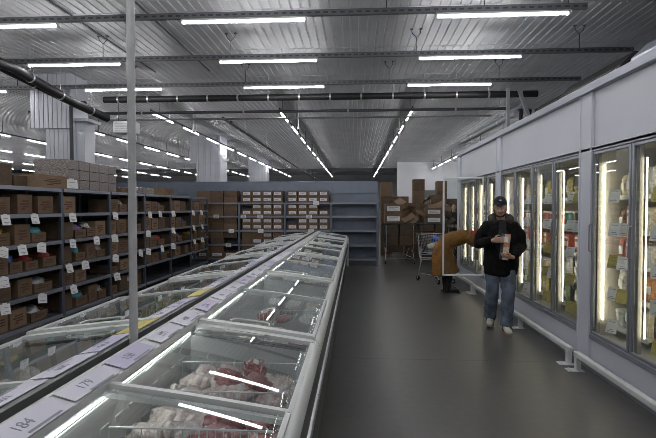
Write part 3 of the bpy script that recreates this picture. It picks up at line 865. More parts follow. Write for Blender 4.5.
for j, (u, si, w_) in enumerate(((216, 3, 'under the brown cartons, highest'), (231, 2, 'under the brown cartons, middle'), (228, 1, 'under the brown cartons, lowest'), (243, 3, 'by the first upright past them'),
        (260, 3, 'second highest in the first label-carton bay'), (260.5, 2, 'middle of the first label-carton bay'), (309, 3, 'second highest in the second label-carton bay'), (311, 2, 'middle of the second label-carton bay'), (316, 4, 'highest in the second label-carton bay'))):
    d = BY - .29; tt = (u - 328) / FPX; k = (tt - math.tan(YAW)) / (1 + tt * math.tan(YAW))
    KG.put((k * d, BY - .268, BZ[si] - .01), 0, 'white price card on the grey rack shelf, ' + w_, 'price card', 'price cards on the grey rack')
# ------------------------------------------------------------------ lamps, rails, pipes
LZ = 3.87
def tube_lamp():
    t = bpy.data.objects.new('hanging_lamp', None); C.objects.link(t)
    q = MB(); q.b2((-.75, -.020, .014), (.75, .020, .040), 0, .004); q.b2((-.768, -.018, -.02), (-.75, .018, .040)); q.b2((.75, -.018, -.02), (.768, .018, .040)); q.build('housing', M['white'], t)
    q = MB(); q.cyl((-.75, 0, 0), (.75, 0, 0), .0165, 12); q.build('diffuser', M['lamp'], t)
    return Kind(t)
KLAMP = tube_lamp()
CX = [(1.70, 'over the aisle'), (-1.37, 'over the freezers'), (-4.47, 'over the dark rack'), (-7.57, 'beyond the dark rack')]
RAILY = [-2.22, -.64, .94, 2.52, 4.10, 5.68, 7.26, 8.84]
for k, y in enumerate(RAILY):
    for x, w_ in CX:
        if k < 5 and x < -5: continue
        KLAMP.put((x, y, LZ), 0, 'lit tube lamp on the %s cross rail from the pipe, %s' % (ORD[len(RAILY) - 1 - k], w_), 'lamp', 'tube lamps on the cross rails')
rows = [(1.29, 'row above the aisle'), (-1.81, 'row above the freezers'), (-4.91, 'row just past the dark rack'), (4.46, 'row above the cold room'), (7.2, 'row added unseen above the carton store'), (-7.94, 'second row past the dark rack'),  # the carton store row is added, out of view, to brighten the white wall
        (-11.04, 'third row past the dark rack'), (-14.14, 'fourth row past the dark rack'), (-17.24, 'fifth row past the dark rack'), (-20.34, 'sixth row past the dark rack')]
for x, w_ in rows:
    n = 12 if x < 4 else 7
    for j in range(n):
        y = 11.7 + 2.06 * j + (3.4 if x > 4 else 0)
        KLAMP.put((x, y, LZ), PI / 2, 'lit tube lamp in the %s, %s from the pipe' % (w_, ORD[j]), 'lamp', 'tube lamps running down the hall', (.86, 1, 1))
def perf_mat():
    m = mat('perforated_strut', (.30, .31, .33), .45, .7)
    nt = m.node_tree; b = nt.nodes['Principled BSDF']; tc = nt.nodes.new('ShaderNodeTexCoord')
    mp = nt.nodes.new('ShaderNodeMapping'); nt.links.new(tc.outputs['Object'], mp.inputs[0])
    sx = nt.nodes.new('ShaderNodeSeparateXYZ'); nt.links.new(mp.outputs[0], sx.inputs[0])
    a = nt.nodes.new('ShaderNodeMath'); a.operation = 'PINGPONG'; a.inputs[1].default_value = .05; nt.links.new(sx.outputs['X'], a.inputs[0])
    g = nt.nodes.new('ShaderNodeMath'); g.operation = 'GREATER_THAN'; g.inputs[1].default_value = .022; nt.links.new(a.outputs[0], g.inputs[0])
    c = nt.nodes.new('ShaderNodeMath'); c.operation = 'ABSOLUTE'; nt.links.new(sx.outputs['Z'], c.inputs[0])
    l = nt.nodes.new('ShaderNodeMath'); l.operation = 'LESS_THAN'; l.inputs[1].default_value = .011; nt.links.new(c.outputs[0], l.inputs[0])
    mu = nt.nodes.new('ShaderNodeMath'); mu.operation = 'MULTIPLY'; nt.links.new(g.outputs[0], mu.inputs[0]); nt.links.new(l.outputs[0], mu.inputs[1])
    mx = nt.nodes.new('ShaderNodeMix'); mx.data_type = 'RGBA'; mx.inputs[6].default_value = (.19, .195, .21, 1); mx.inputs[7].default_value = (.085, .087, .09, 1)
    nt.links.new(mu.outputs[0], mx.inputs[0]); nt.links.new(mx.outputs[2], b.inputs['Base Color'])
    return m
M['rail'] = perf_mat()
def rail(y, x0, x1, label, hx):
    t = thing('cross_rail', label, 'rail', ((x0 + x1) / 2, y, LZ + .075), 0, 'perforated rails carrying the tube lamps')
    c = (x0 + x1) / 2
    q = MB(); q.b2((x0 - c, -.022, -.035), (x1 - c, .022, .035)); q.build('strut', M['rail'], t)
    for x in hx:
        if not (x0 < x < x1): continue
        zt = ZC - LZ - .075
        q = MB(); q.cyl((x - c, 0, .03), (x - c, 0, zt - .13), .006, 6)
        q.tube([(x - c - .07, 0, zt - .01), (x - c - .06, 0, zt - .07), (x - c, 0, zt - .13), (x - c + .06, 0, zt - .07), (x - c + .07, 0, zt - .01)], .006, 6)
        q.b2((x - c - .09, -.02, zt - .012), (x - c - .05, .02, zt - .002)); q.b2((x - c + .05, -.02, zt - .012), (x - c + .09, .02, zt - .002))
        q.build('hanger', M['darksteel'], t)
rail(-2.22, -6, 2.63, 'perforated lamp rail eighth from the black pipe, behind the viewpoint', [-5, -2.5, -.2, 2])
rail(-.64, -6, 2.63, 'perforated lamp rail seventh from the black pipe, behind the viewpoint', [-5, -2.5, -.2, 2])
rail(.94, -6, 2.63, 'perforated lamp rail sixth from the black pipe, overhead', [-5, -2.5, -.2, 2])
rail(2.52, -6, 2.63, 'perforated lamp rail fifth from the black pipe, nearly overhead', [-5, -2.5, -.2, 2])
rail(4.10, -6, 2.63, 'perforated lamp rail fourth from the black pipe', [-5.2, -2.4, 0, 2.2])
rail(5.68, -9.5, 2.66, 'perforated lamp rail with V hangers, third from the black pipe', [-7.6, -5.2, -2.75, .35, 1.5, 2.45])
rail(7.26, -9.8, 4.07, 'perforated lamp rail with V hangers, second from the black pipe', [-8.4, -6.2, -4.0, -1.95, .9, 3.3])
rail(8.84, -10, 4.05, 'perforated lamp rail with V hangers, right before the black pipe', [-8.8, -6.6, -4.3, -2.1, .6, 2.6])
# rails the hall rows hang from
for x, w_ in rows[:7]:
    t = thing('row_rail', 'slim dark rail carrying the lamp %s' % w_, 'rail', (x, 23, LZ + .058), 0, 'rails along the lamp rows')
    MB().b2((-.013, -12 if x < 4 else -8.6, -.016), (.013, 12.5 if x < 4 else 5.4, .022)).build('strut', M['darksteel'], t)
    q = MB()
    for j in range(10 if x < 4 else 6): q.cyl((0, -11.5 + 2.6 * j + (3.2 if x > 4 else 0), .02), (0, -11.5 + 2.6 * j + (3.2 if x > 4 else 0), ZC - LZ - .060), .006, 6)
    q.build('hanger_rods', M['darksteel'], t)
def pipe(name, pts, r, m, label, clamps=0, cm=None):
    t = thing(name, label, 'pipe', pts[0]); o = Vector(pts[0])
    P = [Vector(p) - o for p in pts]
    MB().tube(P, r, 14).build('sleeve', m, t)
    if clamps:
        for a, b in zip(P[:-1], P[1:]):
            n = max(1, int((b - a).length / clamps))
            d = (b - a).normalized()
            for i in range(n):
                c = a + (b - a) * (i + .5) / n
                q = MB(); q.cyl(c - d * .018, c + d * .018, r + .006, 14)
                if abs(d.z) < .3:
                    q.cyl(c + Vector((0, 0, r)), c + Vector((0, 0, max(r + .05, ZC - .003 - (c + o).z))), .006, 6)
                q.build('clamp', cm or M['clamp'], t)
pipe('insulated_pipe', [(-5.25, 9.55, 3.85), (3.55, 9.55, 3.85)], .066, M['insul'], 'black insulated pipe crossing under the ceiling behind the lamp rails', .62)
pipe('insulated_pipe', [(-5.5, 5.0, 3.80), (-5.3, 7.0, 3.77), (-5.26, 8.5, 3.56), (-5.05, 9.3, 3.42)], .078, M['insul'], 'thick black insulated pipe running over the dark rack to the column', .7)
pipe('insulated_pipe', [(-5.76, 5.0, 3.82), (-5.53, 7.0, 3.80), (-5.46, 8.5, 3.64), (-5.3, 9.05, 3.54)], .062, M['insul'], 'second black pipe beside the thick one above the dark rack', .8)
pipe('down_pipe', [(-5.45, 9.22, 3.72), (-5.72, 9.22, 3.72), (-5.76, 9.22, 3.66), (-5.76, 9.22, 1.6), (-5.76, 9.22, .02)], .035, M['darksteel'], 'grey pipe bending down the face of the ribbed column')
pipe('steel_pipe', [(-6, 10.4, 3.74), (3.3, 10.4, 3.74)], .03, M['darksteel'], 'thin dark pipe crossing just behind the black insulated pipe', 2.2)
pipe('steel_pipe', [(-6, 11.1, 3.72), (3.1, 11.1, 3.72)], .022, M['steel'], 'thinnest pipe crossing above the hall, third after the insulated one', 2.6)
for i, (xx, zz) in enumerate(((-3.1, 3.72), (-3.3, 3.82))):
    pipe('hanging_pipe', [(xx, 11.5, zz), (xx, 36, zz)], .035, M['darksteel'], ('lower' if i == 0 else 'upper') + ' dark pipe running down the hall above the freezer row lamps', 3.0)
for xx, w_ in ((-4.0, 'above the dark rack'), (-2.9, 'above the freezers')):
    t = thing('cable_conduit', 'slim cable conduit clipped to the ceiling %s' % w_, 'conduit', (xx, 6, ZC - .015))
    MB().cyl((0, -3, 0), (0, 3.2, 0), .012, 8).build('tube', M['darksteel'], t)
# pale lagged pipes, posts and units on the cold-room roof
pipe('hanging_pipe', [(3.15, 9.5, 3.47), (3.05, 13.8, 3.50)], .06, mat('pale_lagging', (.36, .375, .40), .45, .2), 'pale lagged pipe running off along the cold-room roof edge', 1.6)
pipe('hanging_pipe', [(3.30, 9.6, 3.64), (3.2, 13.8, 3.68)], .04, M['panelcap'], 'thinner lagged pipe above the pale one at the roof edge', 2.0)
for i, y in enumerate((8.7, 9.2)):
    t = thing('roof_bracket', ('upright zinc bracket on the cold-room roof below the pipe end', 'slanted zinc brace on the cold-room roof below the pipe end')[i], 'bracket', (2.72 + .35 * i, y - .5 * i, 2.85))
    q = MB(); q.box((.0, 0, .45), (.06, .04, .9), 0, (0, -.35 * i, 0)); q.build('bar', M['zinc'], t); MB().box((0, 0, .01), (.14, .1, .02)).build('foot_plate', M['zinc'], t)
t = thing('valve_manifold', 'cluster of valves and elbows where the black pipe ends', 'valve', (3.15, 9.3, 2.80))
q = MB()
for i in range(3):
    q.tube([(i * .16, 0, .02), (i * .16, 0, .55), (i * .16 + .03, .05, .68), (i * .16 + .05, .2, .72)], .035, 10)
q.build('pipe', M['insul'], t)
q = MB()
for i in range(3): q.sph((i * .16, 0, .36), (.06, .06, .06)); q.cyl((i * .16, -.1, .36), (i * .16, .0, .36), .02, 8); q.cyl((i * .16, -.12, .36), (i * .16, -.10, .36), .055, 12)
q.build('valve_wheel', M['darksteel'], t)
for i, (y0, y1, zz) in enumerate(((2.2, 5.3, 3.36), (5.5, 7.1, 3.36), (7.3, 8.2, 3.32))):
    t = thing('evaporator_duct', ('long pale duct box on the cold-room roof nearest the camera', 'dark duct box on the cold-room roof in the middle', 'small dark duct box before the valves')[i], 'duct', (3.3, (y0 + y1) / 2, 2.805), 0, 'duct boxes on the cold-room roof')
    h = (y1 - y0) / 2
    q = MB(); q.ext([(-.35, 0), (-.35, zz - 2.95), (-.2, zz - 2.8), (.5, zz - 2.8), (.5, 0)], -h, h); q.build('casing', M['panelcap'] if i == 0 else M['black'], t)
    q = MB()
    for j in range(5): q.b2((-.36, -h + .05, .05 + j * .05), (-.35, h - .05, .07 + j * .05))
    q.build('grille', M['darksteel'], t)
# unit heater by the column, dome cameras
t = thing('unit_heater', 'white boxy heater hung beside the column below the black pipes', 'heater', (-4.95, 9.9, 3.32))
MB().box((0, 0, 0), (.46, .3, .26), 0, None, .02).build('casing', M['white'], t)
q = MB()
for j in range(4): q.b2((-.18, -.158, -.09 + j * .05), (.18, -.15, -.07 + j * .05))
q.build('grille', M['steel'], t)
q = MB(); 
for e in (-.18, .18): q.cyl((e, 0, .12), (e, 0, ZC - 3.325), .008, 6)
q.build('hanger', M['darksteel'], t)
for (x, y, w_) in ((-1.52, 12.3, 'beside the lamp row above the freezers'), (1.12, 12.6, 'beside the lamp row above the aisle'), (-4.35, 12.4, 'beside the lamp row past the dark rack')):
    t = thing('hanging_camera', 'small white dome camera hanging ' + w_, 'camera', (x, y, 3.66), 0, 'dome cameras under the ceiling')
    MB().cyl((0, 0, .03), (0, 0, ZC - 3.662), .012, 8).build('drop_rod', M['white'], t)
    MB().cyl((0, 0, 0), (0, 0, .04), .05, 16).sph((0, 0, 0), (.048, .048, .045)).build('housing', M['white'], t)
    MB().sph((0, -.02, -.022), (.03, .03, .03)).build('lens', M['black'], t)
# ------------------------------------------------------------------ carts with cardboard at the end of the aisle
def caster(q, x, y, r=.05):
    q.cyl((x - .014, y, r), (x + .014, y, r), r, 16, 1); q.cyl((x - .016, y, r), (x + .016, y, r), r * .45, 12, 0)
    q.box((x, y, r * 1.55), (.044, .04, .012)); q.box((x - .02, y, r * 1.2), (.004, .03, r * .9)); q.box((x + .02, y, r * 1.2), (.004, .03, r * .9))
    q.cyl((x, y, r * 1.6), (x, y, r * 2.1), .012, 8)
def cart(label, loc, rz, W, L, z0, z1, m, dark):
    """basket mouth z1, base z0, L along y (handle at -y end)"""
    t = thing('shopping_cart', label, 'cart', loc, rz)
    q = MB(); n = 12; tp = .78
    def ring(z):
        k = (z - z0) / (z1 - z0); a = W / 2 * (tp + (1 - tp) * k); b = L / 2 * (tp + (1 - tp) * k); return [(-a, -b, z), (a, -b, z), (a, b, z), (-a, b, z)]
    for k in range(7):
        z = z0 + (z1 - z0) * k / 6; q.tube(ring(z), .003 if k < 6 else .008, 6, 0, True)
    lo, hi = ring(z0), ring(z1)
    for e in range(4):
        for i in range(n):
            f = i / n; a = Vector(lo[e]).lerp(Vector(lo[(e + 1) % 4]), f); b = Vector(hi[e]).lerp(Vector(hi[(e + 1) % 4]), f); q.cyl(a, b, .0025, 5)
    for i in range(n + 1):
        f = i / n; a = Vector(lo[0]).lerp(Vector(lo[1]), f); b = Vector(lo[3]).lerp(Vector(lo[2]), f); q.cyl(a, b, .0025, 5)
    q.build('basket', m, t)
    q = MB()
    for e in (-1, 1):
        q.tube([(e * W * .42, -L * .46, z1 - .02), (e * W * .42, -L * .42, z0 - .05), (e * W * .43, -L * .30, z0 - .16), (e * W * .44, -L * .42, .16), (e * W * .45, -L * .44, .11)], .012, 8)
        q.tube([(e * W * .40, -L * .30, z0 - .16), (e * W * .40, L * .2, z0 - .10), (e * W * .36, L * .36, .2), (e * W * .34, L * .42, .11)], .012, 8)
        q.tube([(e * W * .44, -L * .42, .16), (e * W * .34, L * .40, .16)], .010, 8)
    q.tube([(-W * .44, -L * .42, .16), (W * .44, -L * .42, .16)], .01, 8); q.tube([(-W * .34, L * .4, .16), (W * .34, L * .4, .16)], .01, 8)
    q.build('chassis', M['zinc'], t)
    for x, y in ((-.45, -.44), (.45, -.44), (-.34, .42), (.34, .42)):
        c = MB(); caster(c, x * W, y * L); c.build('caster', [M['zinc'], M['black']], t)
    q = MB(); q.tube([(-W / 2, -L / 2, z1), (-W / 2, -L / 2 - .09, z1 + .05), (W / 2, -L / 2 - .09, z1 + .05), (W / 2, -L / 2, z1)], .013, 10); q.build('handle', dark, t)
    return t
grn = mat('cart_green', (.03, .05, .04), .4, .3)
cart('shopping cart with a blue bag beside the bending shopper', (1.74, 10.3, 0), math.radians(205), .55, .8, .62, 1.02, M['zinc'], M['black'])
cart('dark cart heaped with cardboard beside the grey rack end', (1.22, 13.95, 0), math.radians(2), .9, 1.1, .50, 1.12, grn, grn)
cart('dark cart heaped with cardboard behind the blue bag cart', (2.27, 14.1, 0), math.radians(-2), .9, 1.1, .50, 1.12, grn, grn)
q = lump((.13, .09, .07), 3, .3); o = q.build('plastic_bag', mat('blue_bag', (.05, .16, .55), .25, 0, .3, 12, .5, 30)); o.location = (1.72, 10.2, .93); tag(o, 'crumpled blue plastic bag lying on top of the cart goods', 'bag')
q = lump((.2, .26, .10), 6, .25); o = q.build('produce_bag', mat('pale_bag', (.45, .46, .40), .3, 0, .3, 14, .5, 30)); o.location = (1.76, 10.35, .75); tag(o, 'pale grey-green bag filling the cart basket below the blue bag', 'bag')
# loose cardboard in the carts
def flap(seed, m):
    q = MB(); rr = random.Random(seed); n = 6; vs = []
    for j in range(n):
        for i in range(n):
            u, v = i / (n - 1) - .5, j / (n - 1) - .5
            vs.append((u, v, .25 * abs(u) ** 1.3 * rr.uniform(.8, 1.2) + .12 * math.sin(v * 5 + seed)))
    top = [(x, y, z + .012) for x, y, z in vs]
    fs = [(j * n + i, j * n + i + 1, (j + 1) * n + i + 1, (j + 1) * n + i) for j in range(n - 1) for i in range(n - 1)]
    N = n * n
    b = [i for i in range(n)] + [j * n + n - 1 for j in range(1, n)] + [(n - 1) * n + i for i in range(n - 2, -1, -1)] + [j * n for j in range(n - 2, 0, -1)]
    q.add(vs + top, fs + [[i + N for i in reversed(f)] for f in fs] + [(b[k], b[(k + 1) % len(b)], b[(k + 1) % len(b)] + N, b[k] + N) for k in range(len(b))])
    return Kind(q.build('cardboard_sheet', m))
KF = [flap(1, M['card2']), flap(2, M['cardl']), flap(3, M['card'])]
heap = random.Random(11)
for ci, (cx, cy, rz, w_) in enumerate(((1.22, 13.95, .035, 'cart beside the grey rack'), (2.27, 14.1, -.035, 'cart behind the blue bag cart'))):
    for j in range(2):
        for i in range(2):
            KP2.put((cx - .19 + .38 * i, cy, .515 + .305 * j), rz, 'carton inside the %s, %s layer, %s across' % (w_, ('lower', 'upper')[j], ORD[i]), 'carton', 'cartons inside the dark carts', (.34, .55, .30))
    bx = cx - .16 if ci == 0 else cx - .02
    for j in range(2):
        KL.put((bx, cy - .10, 1.13 + j * (.29 if ci == 0 else .235)), rz * .5, 'produce box with a white label atop the %s, %s one' % (w_, ('lower', 'upper')[j]), 'carton', 'produce boxes on the dark carts', (.50, .40, .28 if ci == 0 else .225))
    pieces = ((.26, -.22, 1.30, .30, .2, -.5, .3), (.36, .05, 1.42, .34, -.3, .6, 1.4), (.30, -.1, 1.55, .26, .5, .5, 2.2), (-.02, -.05, 1.76, .34, .15, -.2, .9), (.42, -.15, 1.20, .28, -.4, .7, 2.9)) if ci == 0 else \
             ((.05, -.05, 1.66, .40, .1, -.25, .2), (.36, -.1, 1.32, .34, -.3, .5, 1.2), (-.36, -.2, 1.40, .30, .4, -.5, 2.0), (.30, .05, 1.55, .36, .3, -.3, .7), (.42, -.2, 1.20, .26, .5, .5, 2.6), (-.2, 0, 1.80, .26, -.3, .35, 1.7))
    for j, (dx, dy, z, s_, r1, r2, r3) in enumerate(pieces):
        KF[j % 3].put((cx + dx, cy + dy, z), 0, 'torn cardboard piece on the %s, %s of its heap' % (w_, ORD[j]), 'cardboard', 'torn cardboard on the dark carts', (s_ * 1.3, s_, s_), (r1, r2, r3))
# stacks of cartons behind the carts
def px(u, d):   # sideways position of a picture column at forward distance d
    tt = (u - 328) / FPX; return d * (tt - math.tan(YAW)) / (1 + tt * math.tan(YAW))
st = [(386, 16.0, .36, 2.45, 'behind the grey rack end'), (399.5, 17.2, .60, 2.0, 'behind the first dark cart'), (418, 18.0, .42, 2.66, 'standing tallest between the carts'), (437, 16.9, .50, 2.05, 'behind the second dark cart'),
      (441, 18.2, .36, 2.6, 'tall and thin by the open door'), (452, 16.0, .5, 1.9, 'behind the distant worker'), (411, 15.3, .46, 1.75, 'low between the dark carts'), (427, 15.6, .5, 1.70, 'low behind the blue bag cart')]
for u, d, wd, top, w_ in st:
    n = max(3, int(top / .42)); h = top / n
    for i in range(n):
        k = (KP, KP2)[(i + int(u)) % 2]
        k.put((px(u, d), d, i * h + .001), 0, 'brown carton in the stack %s, %s from the floor' % (w_, ORD[i]), 'carton', 'carton stacks behind the carts', (wd, .5, h - .004))
t = thing('plastic_crate_stack', 'pale green crates stacked far back beside the tallest cartons', 'crate', (px(430, 19), 19, 0))
for i in range(7):
    q = MB(); z = i * .33
    q.b2((-.3, -.25, z), (.3, .25, z + .02)); 
    for e in (-1, 1): q.b2((-.3, e * .25 - .01, z), (.3, e * .25 + .01, z + .30)); q.b2((e * .3 - .01, -.25, z), (e * .3 + .01, .25, z + .30))
    q.build('crate', mat('pale_crate', (.40, .48, .46), .5), t) if i == 0 else q.build('crate', bpy.data.materials['pale_crate'], t)
# ------------------------------------------------------------------ people
skin = mat('skin', (.48, .30, .22), .5, 0, .06, 20)
def V3(*a): return Vector(a)
def hand(q, wrist, d, nrm, thumb, curl=.5, sc=1.0):
    """palm from wrist along d, palm faces nrm, thumb lies towards +thumb"""
    d = Vector(d).normalized(); nrm = (Vector(nrm) - d * Vector(nrm).dot(d)).normalized(); th = Vector(thumb); th = (th - d * th.dot(d) - nrm * th.dot(nrm)).normalized()
    w = Vector(wrist)
    q.chain([w, w + d * .04 * sc, w + d * .09 * sc], [(.026 * sc, .018 * sc), (.038 * sc, .017 * sc), (.041 * sc, .014 * sc)], th, 12)
    for i, (ln, off) in enumerate(((.070, .031), (.080, .011), (.074, -.010), (.058, -.030))):
        p = w + d * .082 * sc + th * off * sc; pts = [p]; dd = d.copy()
        for s_, c in ((.45, .35), (.32, .55), (.27, .45)):
            ax = d.cross(nrm); dd = (Matrix.Rotation(curl * c * 2.0, 3, ax) @ dd).normalized(); p = p + dd * ln * s_ * sc; pts.append(p)
        q.chain(pts, [.0098 * sc, .0092 * sc, .0085 * sc, .0075 * sc], th, 10, 0, .9)
    p = w + d * .03 * sc + th * .026 * sc; t1 = p + (d * .5 + th * .75 + nrm * .25).normalized() * .036 * sc; t2 = t1 + (d * .8 + th * .15 + nrm * .5).normalized() * .030 * sc; t3 = t2 + (d * .75 - th * .1 + nrm * .6).normalized() * .024 * sc
    q.chain([p, t1, t2, t3], [.015 * sc, .012 * sc, .0105 * sc, .008 * sc], nrm, 10, 0, .9)
def head(q, c, R, sc=1.0):
    """c = head centre at eye height; face looks along R @ (0,-1,0)"""
    T = lambda p: Vector(c) + R @ (Vector(p) * sc)
    E = lambda p, r, e=(0, 0, 0): q.sph(T(p), [x * sc for x in r], 0, 20, 14, R @ Euler(e).to_matrix())
    E((0, .018, .030), (.074, .094, .088)); E((0, -.022, -.035), (.058, .066, .075)); E((0, -.045, -.088), (.034, .034, .026))
    E((0, -.074, .018), (.050, .016, .012))           # brow
    for e in (-1, 1):
        E((e * .040, -.060, -.028), (.022, .020, .020)); E((e * .077, .012, -.012), (.010, .020, .031), (0, 0, e * -.3))
        E((e * .032, -.073, .000), (.015, .012, .0085))
    q.chain([T((0, -.082, .012)), T((0, -.098, -.015)), T((0, -.108, -.036))], [.008 * sc, .011 * sc, .014 * sc], R @ V3(1, 0, 0), 10)
    for e in (-1, 1): E((e * .012, -.094, -.040), (.009, .011, .008))
    E((0, -.082, -.063), (.024, .010, .0055)); E((0, -.081, -.074), (.021, .010, .0065))
def eyes(parent, c, R, sc=1.0, col=(.06, .04, .03)):
    q = MB(); T = lambda p: Vector(c) + R @ (Vector(p) * sc)
    for e in (-1, 1):
        q.sph(T((e * .032, -.0765, -.001)), [.0125 * sc, .011 * sc, .0075 * sc], 0, 12, 8, R); q.sph(T((e * .032, -.0855, -.001)), [.0052 * sc, .0035 * sc, .0052 * sc], 1, 10, 6, R)
    q.build('eyes', [mat('eye_white', (.6, .58, .55), .3), mat('iris', col, .25)], parent)
ID = Matrix.Identity(3)
# ---- man walking towards the camera
man = thing('person', 'man in black jacket, jeans and dark cap walking with a food pack', 'person', (1.905, 6.33, 0), math.radians(-9))
hc = V3(-.02, -.055, 1.605); HR = Euler((math.radians(4), 0, math.radians(-6))).to_matrix()
q = MB(); head(q, hc, HR, 1.06)
q.chain([(0, .01, 1.38), (-.005, -.01, 1.46), (-.012, -.02, 1.54)], [.068, .058, .056])
q.chain([(0, 0, .90), (0, 0, 1.05), (0, .0, 1.22), (0, .01, 1.36), (0, .01, 1.42)], [(.15, .105), (.135, .10), (.155, .11), (.165, .10), (.09, .07)])
LA = dict(sh=(.175, .01, 1.385), el=(.248, -.03, 1.10), wr=(.105, -.275, .985)); RA = dict(sh=(-.175, .01, 1.385), el=(-.265, -.03, 1.13), wr=(-.135, -.285, 1.195))
for A in (LA, RA): q.chain([A['sh'], A['el'], A['wr']], [.052, .042, .027])
hand(q, LA['wr'], (-.95, -.20, .05), (-.1, .6, .75), (-.1, -.65, .75), .42); hand(q, RA['wr'], (.95, -.12, .12), (.05, 1, -.1), (.1, .0, 1), .38)
LL = dict(h=(.095, 0, .92), k=(.085, -.10, .50), a=(.045, -.16, .10)); RL = dict(h=(-.095, 0, .92), k=(-.105, -.02, .51), a=(-.105, .16, .135))
for A in (LL, RL): q.chain([A['h'], A['k'], A['a']], [.085, .055, .038])
for A, y in ((LL, -.1), (RL, .0)): q.chain([Vector(A['a']) + V3(0, .03, -.05), Vector(A['a']) + V3(0, -.13, -.055)], [.034, .03])
body = q.blob('body', skin, .0055, 3, man); eyes(man, hc, HR, 1.06)
jk = mat('black_jacket', (.008, .008, .009), .85, 0, .2, 30, .5, 60, .15)
q = MB()
q.chain([(.0, .0, .735), (0, .0, .86), (0, 0, 1.05), (0, .005, 1.22), (0, .01, 1.34), (0, .015, 1.42)], [(.215, .155), (.225, .16), (.215, .155), (.22, .15), (.215, .13), (.13, .09)], (1, 0, 0), 24, 0, .25)
for A, e in ((LA, 1), (RA, -1)):
    w_ = Vector(A['el']).lerp(Vector(A['wr']), .90)
    q.chain([Vector(A['sh']) + V3(-e * .03, 0, -.01), Vector(A['sh']).lerp(Vector(A['el']), .5) + V3(e * .012, 0, 0), Vector(A['el']) + V3(0, .01, 0), Vector(A['el']).lerp(Vector(A['wr']), .5), w_], [.088, .086, .08, .066, .052], n=18)
q.blob('jacket', jk, .009, 5, man, (.016, 7))
q = MB()   # hood lying round the neck
ring = []
for i in range(15):
    a = math.radians(-50 + 280 * i / 14); ring.append((math.cos(a) * .118, .025 + math.sin(a) * .105, 1.455 + .045 * math.sin(a)))
q.chain(ring, [.040] + [.054] * 13 + [.040], (0, 0, 1), 12)
q.chain([(-.07, .12, 1.42), (0, .15, 1.42), (.07, .12, 1.42)], [.06, .075, .06])
o = q.blob('hood', mat('hood_lining', (.035, .028, .022), .8, 0, .2, 30, .4, 60), .009, 4, man, (.008, 12)); o['label'] = 'dark brown hood lying on the shoulders'
q = MB(); q.chain([(0, -.105, .97), (0, -.122, 1.08), (0, -.108, 1.24), (0, -.070, 1.36), (0, -.045, 1.43)], [(.05, .045), (.075, .045), (.085, .05), (.085, .05), (.06, .04)], (1, 0, 0), 18)
q.blob('sweater', mat('grey_sweater', (.022, .023, .026), .9, 0, .2, 40, .4, 80), .008, 4, man, (.004, 20))
q = MB()
q.chain([(0, 0, .98), (0, 0, .88)], [(.165, .125), (.17, .13)])
for A in (LL, RL):
    q.chain([A['h'], Vector(A['h']).lerp(Vector(A['k']), .5), A['k'], Vector(A['k']).lerp(Vector(A['a']), .55), Vector(A['a']) + V3(0, .01, -.015)], [.108, .098, .085, .082, .078], n=18, cap=.2)
jeans = mat('blue_jeans', (.125, .155, .205), .85, 0, .35, 9, .4, 90, .2)
q.blob('jeans', jeans, .008, 4, man, (.012, 10))
for A, yaw, lift in ((LL, .12, 0), (RL, -.15, .028)):
    a = Vector(A['a']); g = MB()
    f = lambda x, y, z: (a.x + x * math.cos(yaw) - y * math.sin(yaw), a.y + x * math.sin(yaw) + y * math.cos(yaw), z + lift)
    g.chain([f(0, .05, .055), f(0, -.04, .055), f(0, -.12, .047), f(0, -.18, .042)], [(.040, .040), (.044, .042), (.048, .034), (.040, .026)], (1, 0, 0), 16)
    g.chain([f(0, .03, .06), f(0, .02, .105)], [.044, .044])
    sh_ = g.blob('sneaker', mat('sneaker_white', (.58, .57, .53), .55, 0, .08, 20), .006, 3, man)
    g = MB(); out = []
    for i in range(20):
        t_ = 2 * PI * i / 20; out.append((math.cos(t_) * .052 * (1 if math.sin(t_) < 0 else .85), -.065 + math.sin(t_) * -.142))
    top = [f(x, y, .030) for x, y in out]; bot = [f(x * .96, y, .0) for x, y in out]
    g.add(top + bot, [(i, (i + 1) % 20, 20 + (i + 1) % 20, 20 + i) for i in range(20)] + [list(range(20))[::-1], list(range(20, 40))]); g.build('sole', mat('gum_sole', (.36, .30, .22), .7), sh_)
    g = MB(); g.chain([f(0, -.02, .095), f(0, -.075, .078), f(0, -.11, .070)], [(.018, .012), (.018, .012), (.014, .010)]); 
    for s_ in (-1, 1): g.chain([f(s_ * .044, -.03, .065), f(s_ * .047, -.08, .045)], [(.010, .012), (.008, .01)])
    g.build('laces', mat('sneaker_dark', (.03, .035, .03), .7), sh_)
TH = lambda p: hc + HR @ Vector(p)
q = MB(); q.sph(TH((0, .018, .055)), (.088, .106, .082), 0, 24, 16, HR)
q2 = MB(); q2.sph((0, 0, 0), (1, 1, 1), 0, 28, 16)
vs = []
for x, y, z in q2.v:
    vs.append(TH((x * .082, .018 + y * .104, .066 + max(z, -.12) * .094)))
q3 = MB(); q3.add(vs, q2.f, 0, True); cap = q3.build('cap', mat('navy_cap', (.012, .014, .022), .8, 0, .2, 60, .3, 120), man)
q = MB(); nb = 14; up_, lo_ = [], []
for k in range(2):
    for i in range(nb + 1):
        a = math.radians(180 + 180 * i / nb); rx, ry = (.078, .085) if k == 0 else (.074, .152)
        x, y = math.cos(a) * rx, .012 + math.sin(a) * ry; z = .064 - (.010 if k else 0) - 1.1 * x * x * (1 if k else .4)
        up_.append(TH((x, y, z))); lo_.append(TH((x, y, z - .006)))
N_ = nb + 1
fs = [(i, i + 1, N_ + i + 1, N_ + i) for i in range(nb)]
